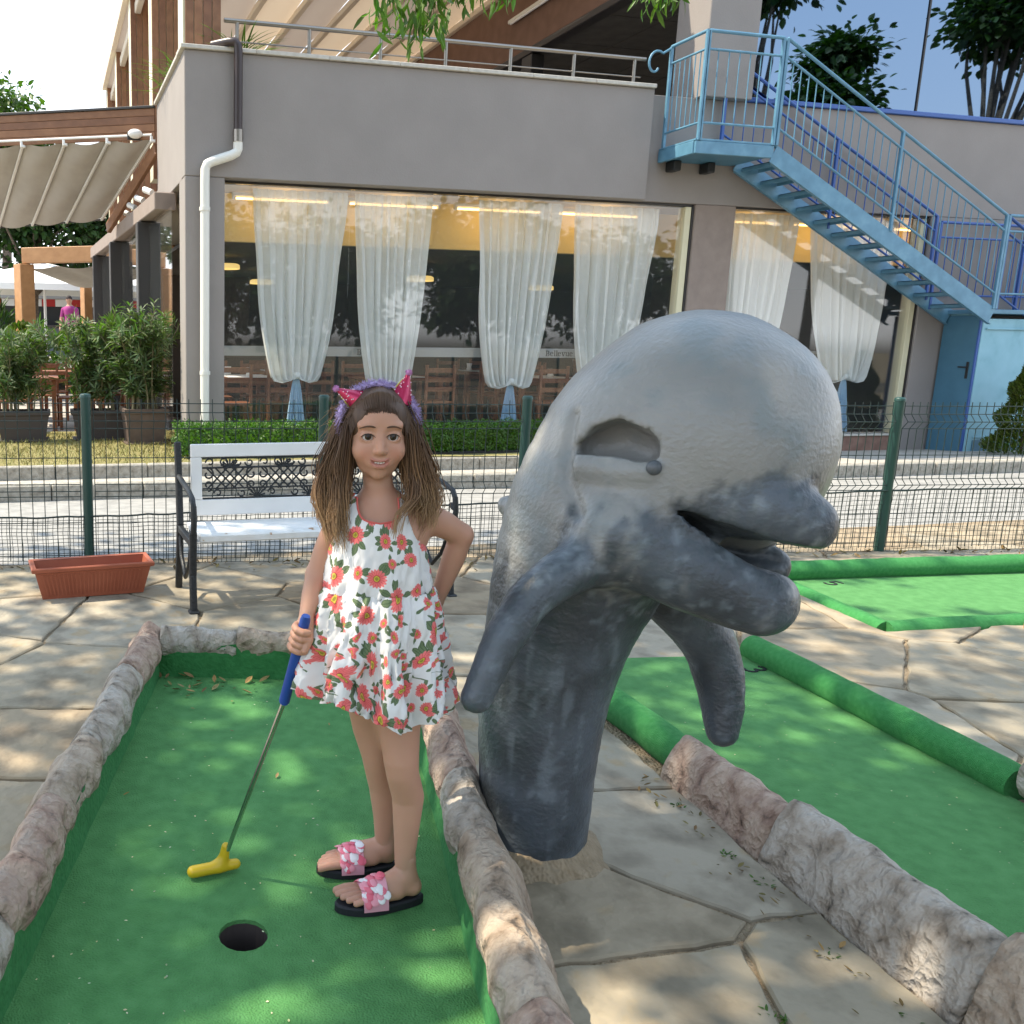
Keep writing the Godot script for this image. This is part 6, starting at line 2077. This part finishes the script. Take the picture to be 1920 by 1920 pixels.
	# sandals
	for q: Array in [[Vector3(.104, 0, .048), Vector3(-.106, 0, .090), "sandal"], [Vector3(.062, 0, -.083), Vector3(-.140, 0, -.059), "sandal"]]:
		var a: Vector3 = q[0]; var b: Vector3 = q[1]
		var d := (b - a).normalized(); var l := Vector3.UP.cross(d)
		if l.z < 0: l = -l
		var L := a.distance_to(b)
		var sd := holder("sandal", g)
		var poly := PackedVector2Array()
		for k in 28:
			var t := TAU * k / 28.0
			var u := .5 - .5 * cos(t)
			var w := sin(t) * lerpf(.030, .042, smoothstep(.2, .75, u))
			var p := a + d * (u * L) + l * w
			poly.append(Vector2(p.x, p.z))
		var so := MB.new(); so.prism(poly, .002, .021, Transform3D.IDENTITY, .004)
		obj("sole", so, mat(Color(.010, .010, .014), .7), sd)
		var st := MB.new()
		var bow := func(t: float, w: float, up: float) -> Vector3: return a + d * (t * L) + l * (w * .043) + Vector3.UP * (.016 + up)
		var arch := func(t: float, v: float, o := 0.0) -> Vector3:
			var an := lerpf(0.0, PI, v)
			return bow.call(t, -cos(an) * (1.0 + o * 10.0), sin(an) * (lerpf(.062, .042, (t - .46) / .27) + o))
		st.sheet(17, 6, func(i: int, j: int) -> Vector3: return arch.call(lerpf(.46, .73, j / 5.0), i / 16.0))
		st.sheet(17, 6, func(i: int, j: int) -> Vector3: return arch.call(lerpf(.46, .73, j / 5.0), i / 16.0, -.003), true)
		var band := obj("strap", st, mat(Color(.66, .30, .36), .6), sd)
		for k in 46:
			var t := lerpf(.475, .715, rng.randf()); var v := lerpf(.10, .90, rng.randf())
			var p: Vector3 = arch.call(t, v, .002)
			var nn := (p - bow.call(t, 0.0, .0)).normalized() as Vector3
			var pe := MB.new()
			var xx := nn.cross(d).normalized()
			pe.ball(Vector3.ZERO, Vector3(rng.randf_range(.009, .014), .0024, rng.randf_range(.008, .012)), 10, 5, Basis(xx, nn, xx.cross(nn)))
			obj("petal", pe, mat([Color(.74, .16, .22), Color(.78, .30, .36), Color(.70, .12, .18), Color(.78, .74, .74)][k % 4 if k % 8 != 7 else 3], .5), band, p)
	# the putter she holds
	var pu := thing("golf_putter", "putter with blue grip, steel shaft and yellow head held by the child", "golf club", g.position, g.rotation.y)
	var hd := Vector3(-.366, .036, -.055)
	mb = MB.new(); mb.tube(PackedVector3Array([gt + gx * .01, gt, gt.lerp(gb, .5), gb, gb - gx * .006]), PackedFloat32Array([.009, .0115, .0118, .0125, .010]), 14)
	obj("grip", mb, mat(Color(.010, .055, .27), .6), pu)
	mb = MB.new(); mb.tube(PackedVector3Array([gb, hd + (gb - hd).normalized() * .03]), .0058, 12)
	obj("shaft", mb, mat(Color(.55, .56, .56), .18, 1.0), pu)
	mb = MB.new()
	var hs := Field.new()
	var ax := Vector3(-.098, 0, .035).normalized()
	hs.caps([[-.338, .018, -.066, .0125], [-.380, .019, -.050, .0145], [-.440, .019, -.028, .0145]], .006)
	hs.caps([[-.362, .070, -.056, .0105], [-.366, .045, -.056, .0125], [-.378, .024, -.051, .013]], .014)
	hs.mesh(.004, Vector3(-.47, -.005, -.095), Vector3(-.31, .095, .0), null, mb)
	obj("putter_head", mb, mat(Color(.60, .40, .012), .42), pu)


func hair(g: Node3D) -> void:
	var holder_mesh := MB.new()
	# cap of hair drawn back from the forehead
	var f := Field.new()
	f.ell(hv(0, .034, -.014), Vector3(.081, .085, .096) * .88, .01)
	f.ell(hv(-.055, -.03, -.035), Vector3(.036, .06, .05) * .88, .02)
	f.ell(hv(.055, -.03, -.035), Vector3(.036, .06, .05) * .88, .02)
	f.ell(hv(0, -.040, .084), Vector3(.0595, .114, .084) * .88, .010, 1)
	var ns := noise(40.0, 3, FastNoiseLite.TYPE_SIMPLEX_SMOOTH, 71)
	var root := Color(.075, .040, .022)
	f.mesh(.005, H0 + Vector3(-.10, -.10, -.12), H0 + Vector3(.10, .12, .09), func(p: Vector3, n: Vector3) -> Color:
		var c := root * (1.0 + .5 * ns.get_noise_2d(p.x * 3.0, p.z * .6)); c.a = 1.0
		return c, holder_mesh)
	var r := RandomNumberGenerator.new(); r.seed = 19
	var lock := func(pts: Array, rad: float, light: float) -> void:
		# one wavy lock through pts, brown at the root and sun bleached to the end
		var cv := Curve3D.new()
		for i in pts.size():
			var t: Vector3 = (pts[mini(i + 1, pts.size() - 1)] - pts[maxi(i - 1, 0)]) * .25
			cv.add_point(pts[i], -t, t)
		var n := 14
		var first := holder_mesh.v.size()
		var wave := r.randf() * TAU; var wa := r.randf_range(.0005, .003)
		var side := Vector3(r.randfn(), 0, r.randfn()).normalized()
		var line := PackedVector3Array()
		for i in n + 1:
			var t := float(i) / n
			line.append(cv.sample_baked(cv.get_baked_length() * t) + side * sin(wave + t * 9.0) * wa * t + side.cross(Vector3.UP) * cos(wave + t * 7.0) * wa * t)
		var x := Vector3.RIGHT
		for i in n + 1:
			var t := float(i) / n
			var d := (line[mini(i + 1, n)] - line[maxi(i - 1, 0)]).normalized()
			x = (side - d * side.dot(d)).normalized()
			var y := d.cross(x)
			var rr := rad * (1.0 - .72 * t * t) * (.6 + .4 * minf(t * 8.0, 1.0))
			var c := root.lerp(Color(.23, .125, .058), smoothstep(.05, .9, t) * light)
			c = c.lerp(Color(.40, .25, .12), smoothstep(.55, 1.0, t) * light * .8)
			holder_mesh.col = c
			for k in 6:
				var a := TAU * k / 5.0
				var nn := x * cos(a) + y * sin(a) * .55
				holder_mesh.vert(line[i] + nn * rr, nn.normalized())
		for i in n:
			for k in 5:
				var a := first + i * 6 + k
				holder_mesh.ix.append_array([a, a + 7, a + 1, a, a + 6, a + 7])
	for cl in 84:
		var s := -1.0 if cl % 2 == 0 else 1.0
		var u := r.randf(); var v := r.randf(); var out := r.randf()
		# each clump: from the scalp behind the band, past the ear, over the shoulder
		var a0 := hv(s * lerpf(.020, .078, u), lerpf(.112, .03, u * u) + .003, lerpf(.002, -.075, v))
		var a1 := hv(s * lerpf(.070, .096, out), lerpf(.03, -.03, r.randf()), lerpf(.034, -.055, v))
		var p2: Vector3; var p3: Vector3; var p4: Vector3
		if s < 0:
			p2 = Vector3(lerpf(-.094, -.156, out), 1.00 + r.randfn() * .012, lerpf(.035, -.05, v))
			p3 = Vector3(lerpf(-.104, -.166, out) + r.randfn() * .008, .93 + r.randfn() * .012, lerpf(.050, -.045, v))
			p4 = Vector3(lerpf(-.096, -.150, out) + r.randfn() * .010, r.randf_range(.838, .92), lerpf(.068, -.02, v))
		else:
			p2 = Vector3(lerpf(.026, .088, out), 1.00 + r.randfn() * .012, lerpf(.030, -.05, v))
			p3 = Vector3(lerpf(.040, .100, out) + r.randfn() * .008, .945 + r.randfn() * .012, lerpf(.045, -.045, v))
			p4 = Vector3(lerpf(.028, .090, out) + r.randfn() * .010, r.randf_range(.868, .94), lerpf(.062, -.03, v))
		var amp := r.randf_range(.003, .008); var ph := r.randf() * TAU
		var tone := r.randf_range(.45, 1.15)
		for k in 17:
			var j := Vector3(r.randfn(), r.randfn() * .5, r.randfn())
			var cut := r.randf_range(-.012, .035)
			var wv := func(q: float) -> Vector3: return Vector3(sin(ph + q), 0, cos(ph * 1.3 + q)) * amp
			lock.call([a0 + j * .006, a1 + j * .007, p2 + j * .0075 + wv.call(1.6), p2.lerp(p3, .5) + j * .0075 + wv.call(3.2), p3 + j * .007 + wv.call(4.9), p3.lerp(p4, .55) + j * .006 + wv.call(6.6), p4 + j * .0045 + Vector3(0, cut, 0)], r.randf_range(.0009, .0019), tone * r.randf_range(.8, 1.2))
	for i in 520:  # combed back from the forehead under the band
		var x := r.randf_range(-1.0, 1.0)
		var q := absf(x)
		var st := hv(x * .068, lerpf(.064, .005, q * q * q) + r.randfn() * .004, lerpf(.074, .046, q * q))
		var md := hv(x * .078, lerpf(.106, .045, q * q), lerpf(.056, .030, q))
		var en := hv(x * .090, lerpf(.122, .03, q * q), -.020)
		lock.call([st, md, en], r.randf_range(.0009, .0018), .5)
	for i in 34:   # a loose lock curling onto the chest
		var j := Vector3(r.randfn(), r.randfn(), r.randfn()) * .006
		lock.call([hv(.078, -.02, .01) + j, Vector3(.046, 1.0, .03) + j, Vector3(.040, .955, .058) + j, Vector3(.006, .925, .082) + j, Vector3(-.002, .895 - r.randf() * .02, .098) + j], .0018, 1.0)
	for i in 110:   # fly-away hairs
		var s := -1.0 if i % 4 < 3 else 1.0
		var a := hv(s * r.randf_range(.05, .085), r.randf_range(-.02, .10), r.randf_range(-.06, .02))
		var d := Vector3(s * r.randf_range(.02, .06), r.randf_range(-.14, .02), r.randf_range(-.03, .03))
		lock.call([a, a + d * .5 + Vector3(0, .01, 0), a + d + Vector3(0, -.01, 0)], .0005, 1.2)
	for i in 26:
		var a := hv(r.randf_range(-.03, .0), .105, -.03)
		lock.call([a, a + Vector3(r.randf_range(-.02, .03), .014, .0), a + Vector3(r.randf_range(-.04, .05), r.randf_range(.012, .03), 0)], .0007, 1.2)
	holder_mesh.use_col = true
	var m := mat(Color.WHITE, .55)
	m.vertex_color_use_as_albedo = true
	obj("hair", holder_mesh, m, g)


func dress(g: Node3D) -> void:
	var cloth := StandardMaterial3D.new()
	cloth.albedo_texture = print_texture()
	cloth.texture_repeat = true
	cloth.roughness = .9
	cloth.rim_enabled = true
	cloth.rim = .3
	cloth.backlight_enabled = true
	cloth.backlight = Color(.35, .35, .35)
	var ns := noise(6.0, 3, FastNoiseLite.TYPE_SIMPLEX_SMOOTH, 81)
	var d := holder("dress", g)
	# [y, centre x, half width, half depth, centre z]
	var prof := [[.740, -.0235, .119, .094, .004], [.775, -.025, .116, .094, .004], [.82, -.026, .110, .091, .002], [.865, -.028, .102, .084, .000], [.895, -.030, .093, .075, -.003], [.915, -.031, .086, .066, -.006], [.935, -.032, .078, .050, -.008], [.955, -.032, .066, .036, -.010]]
	var ring := func(y: float) -> Array:
		for i in prof.size() - 1:
			if y <= prof[i + 1][0] or i == prof.size() - 2:
				var t := clampf((y - prof[i][0]) / (prof[i + 1][0] - prof[i][0]), 0, 1)
				return [lerpf(prof[i][1], prof[i + 1][1], t), lerpf(prof[i][2], prof[i + 1][2], t), lerpf(prof[i][3], prof[i + 1][3], t), lerpf(prof[i][4], prof[i + 1][4], t)]
		return []
	var top := func(a: float) -> float:
		# upper edge by angle: 0 front; scoop, strap, armhole, strap, back
		var q := absf(wrapf(a, -PI, PI))
		var strap := exp(-pow((q - .80) / .22, 2.0)) + exp(-pow((q - 2.35) / .22, 2.0))
		var y := .902 if q < .8 else (.838 if q < 2.35 else .895)
		if q < .8: y = .902 + .012 * q
		var side := exp(-pow((q - 1.57) / .5, 2.0))
		if q >= .8 and q < 2.35: y = lerpf(.90, .838, side)
		return maxf(y, lerpf(y, .950, clampf(strap * 1.25, 0, 1)))
	var w := 121
	var bod := MB.new()
	for inner in 2:
		bod.sheet(w, 16, func(i: int, j: int) -> Vector3:
			var a := lerpf(-PI, PI, float(i) / (w - 1))
			var t := j / 15.0
			var y := lerpf(.742, top.call(a), t)
			var c: Array = ring.call(y)
			var fold := .0045 * sin(a * 11.0 + 3.0 * ns.get_noise_2d(a, y * 3)) * (1.0 - t) + .004 * ns.get_noise_3d(a * 2.0, y * 8.0, 1.0)
			var k := 1.0 + (fold / .1) - inner * .025
			return Vector3(c[0] + sin(a) * c[1] * k, y, c[3] + cos(a) * c[2] * k), inner == 1, true)
	for i in bod.v.size(): bod.u[i] = dress_uv(bod.v[i])
	fix_seam(bod, w)
	bod.use_uv = true
	obj("bodice", bod, cloth, d)
	var hem := func(a: float) -> float:
		var y := .505 - .012 * sin(a * 2.0)
		y -= .045 * exp(-pow((a - .30) / .30, 2.0)) * 1.0      # the panel that hangs lowest in front
		y -= .022 * smoothstep(.4, 1.3, a)
		y += .010 * sin(a * 9.0)
		return y
	var sk := MB.new()
	for inner in 2:
		sk.sheet(181, 26, func(i: int, j: int) -> Vector3:
			var a := lerpf(-PI, PI, i / 180.0)
			var t := j / 25.0
			var y := lerpf(hem.call(a), .748, t)
			var s := 1.0 - t
			var cx := lerpf(-.0225, -.0285, s); var puff := 1.0 - exp(-s * 14.0)
			var hw := lerpf(.119, .130, puff) + .040 * pow(s, .95); var hd := lerpf(.094, .104, puff) + .046 * pow(s, .9)
			var ph := a * 9.0 + 2.4 * ns.get_noise_2d(a * .9, y * 1.2) + .6 * sin(a * 2.0)
			var pl := (.006 + .022 * smoothstep(.05, 1.0, s)) * sin(ph) + .0062 * sin(a * 29.0 + 5.0 * ns.get_noise_2d(a * 2.0, 3.0)) * exp(-s * 4.5) * puff + .006 * ns.get_noise_3d(a * 3.0, y * 7.0, 2.0)
			var k := 1.0 - inner * .018
			return Vector3(cx + sin(a) * (hw + pl) * k, y + .004 * sin(ph * 1.0) * s, .004 + cos(a) * (hd + pl) * k), inner == 1, true)
	for row in sk.v.size() / 181:       # the print follows the cloth round its folds
		for s: int in [1, -1]:
			var arc := 0.0
			for k in 91:
				var i: int = row * 181 + 90 + s * k
				if k > 0: arc += Vector2(sk.v[i].x - sk.v[i - s].x, sk.v[i].z - sk.v[i - s].z).length()
				sk.u[i] = Vector2(.5 + s * arc / .92, (.97 - sk.v[i].y) / .575)
	sk.use_uv = true
	obj("skirt", sk, cloth, d)
	# coral binding along the neckline
	var bd := MB.new(); var line := PackedVector3Array()
	for i in 31:
		var a := lerpf(-.80, .80, i / 30.0)
		var y: float = top.call(a)
		var c: Array = ring.call(y)
		line.append(Vector3(c[0] + sin(a) * c[1], y, c[3] + cos(a) * c[2]))
	bd.tube(line, .0022, 6)
	obj("binding", bd, mat(Color(.60, .12, .10), .9), d)


func fix_seam(mb: MB, w: int) -> void:
	# the first column lies at the back seam with the same point as the last: keep the print running on
	for i in mb.v.size():
		var k := i % w
		if k == 0 and mb.u[i].x > .5: mb.u[i].x = 1.0 - mb.u[i].x
		if k == w - 1 and mb.u[i].x < .5: mb.u[i].x = 1.0 - mb.u[i].x


func headband(g: Node3D) -> void:
	var b := holder("headband", g)
	var r := RandomNumberGenerator.new(); r.seed = 33
	var P := func(t: float, o: float) -> Vector3:   # over the head from ear to ear
		var a := lerpf(-.35, PI + .10, t)
		return hv(-cos(a) * (.0900 + o), .030 + sin(a) * (.0880 + o), .012 - .012 * sin(a))
	var mb := MB.new()
	var pts := PackedVector3Array()
	for i in 25: pts.append(P.call(i / 24.0, .004))
	mb.tube(pts, .0062, 10)
	var lilac := mat(Color(.43, .34, .58), .95)
	var band := obj("band", mb, lilac, b)
	mb = MB.new()
	for i in 1900:
		var t := r.randf()
		var p: Vector3 = P.call(t, .004)
		var d := Vector3(r.randfn(), r.randfn(), r.randfn()).normalized()
		mb.tube(PackedVector3Array([p + d * .004, p + d * r.randf_range(.010, .0165)]), PackedFloat32Array([.0011, .0004]), 3, false)
	obj("fluff", mb, lilac, band)
	# two cone shaped ears with pompons
	for q: Array in [[Vector3(-.080, 1.158, .012), Vector3(-.128, 1.183, .022), Vector3(-.070, 1.172, .0), .026, "ear"], [Vector3(.012, 1.166, .010), Vector3(.026, 1.218, .008), Vector3(.0, 1.17, 0), .026, "ear"]]:
		var base: Vector3 = q[0]; var tip: Vector3 = q[1]; var rr: float = q[3]
		var ax := (tip - base).normalized()
		var x := ax.cross(Vector3(0, 0, 1)).normalized(); var z := x.cross(ax)
		mb = MB.new()
		mb.lathe(PackedVector2Array([Vector2(rr, -.012), Vector2(rr * .92, .0), Vector2(rr * .5, tip.distance_to(base) * .5), Vector2(.003, tip.distance_to(base))]), base, 18, Basis(x, ax, z * .62 * (1.0)))
		var ear := obj("ear", mb, mat(Color(.52, .03, .10), .25, .3), b)
		for k in 26:
			var a := r.randf() * TAU; var t := r.randf_range(.02, .8)
			var rad := lerpf(rr * .93, .003, t)
			var o := (x * cos(a) + z * .62 * sin(a))
			var dt := MB.new(); dt.ball(base + ax * tip.distance_to(base) * t + o * rad, Vector3.ONE * .0016, 6, 4)
			obj("sequin", dt, mat(Color(.85, .62, .70), .2), ear)
		mb = MB.new(); mb.tube(PackedVector3Array([base + x * -rr, base.lerp(tip, .5) + x * -rr * .52, tip]), .0016, 6)
		obj("piping", mb, mat(Color(.55, .50, .12), .5), ear)
		mb = MB.new(); mb.ball(tip, Vector3.ONE * .0062, 10, 8)
		for i in 90:
			var dd := Vector3(r.randfn(), r.randfn(), r.randfn()).normalized()
			mb.tube(PackedVector3Array([tip + dd * .005, tip + dd * .0085]), PackedFloat32Array([.0009, .0003]), 3, false)
		obj("pompon", mb, mat(Color(.50, .22, .44), .95), ear)


func build_far_person() -> void:
	var g := thing("person", "distant person in a magenta shirt standing near the white parasol", "person", Vector3(.62, .55, -24.6), -.5)
	var f := Field.new()
	f.caps([[0, .95, 0, .14], [0, 1.15, 0, .13], [0, 1.35, .0, .15]], .05)
	f.caps([[-.16, 1.38, 0, .06], [.16, 1.38, 0, .06]], .05)
	f.caps([[0, 1.42, 0, .06], [0, 1.55, .02, .055]], .03)
	f.ell(Vector3(0, 1.63, .02), Vector3(.08, .11, .095), .02)
	for s: float in [-1, 1]:
		f.caps([[s * .19, 1.37, 0, .055], [s * .24, 1.12, .02, .045], [s * .20, .92, .14, .035], [s * .18, .86, .2, .035]], .03)
		f.caps([[s * .09, .92, 0, .10], [s * .10, .5, .01, .065], [s * .10, .10, 0, .045], [s * .11, .05, .10, .04]], .04)
	var mb := f.mesh(.022, Vector3(-.4, -.02, -.25), Vector3(.4, 1.8, .35), func(p: Vector3, n: Vector3) -> Color:
		if p.y > 1.46 or (absf(p.x) > .17 and p.y < 1.18): return Color(.42, .24, .17) if not (p.y > 1.64 or (p.y > 1.55 and p.z < -.0)) else Color(.02, .015, .012)
		if p.y > .93: return Color(.28, .03, .17)
		return Color(.04, .05, .09))
	mb.use_col = true
	var m := mat(Color.WHITE, .8); m.vertex_color_use_as_albedo = true
	obj("body", mb, m, g)
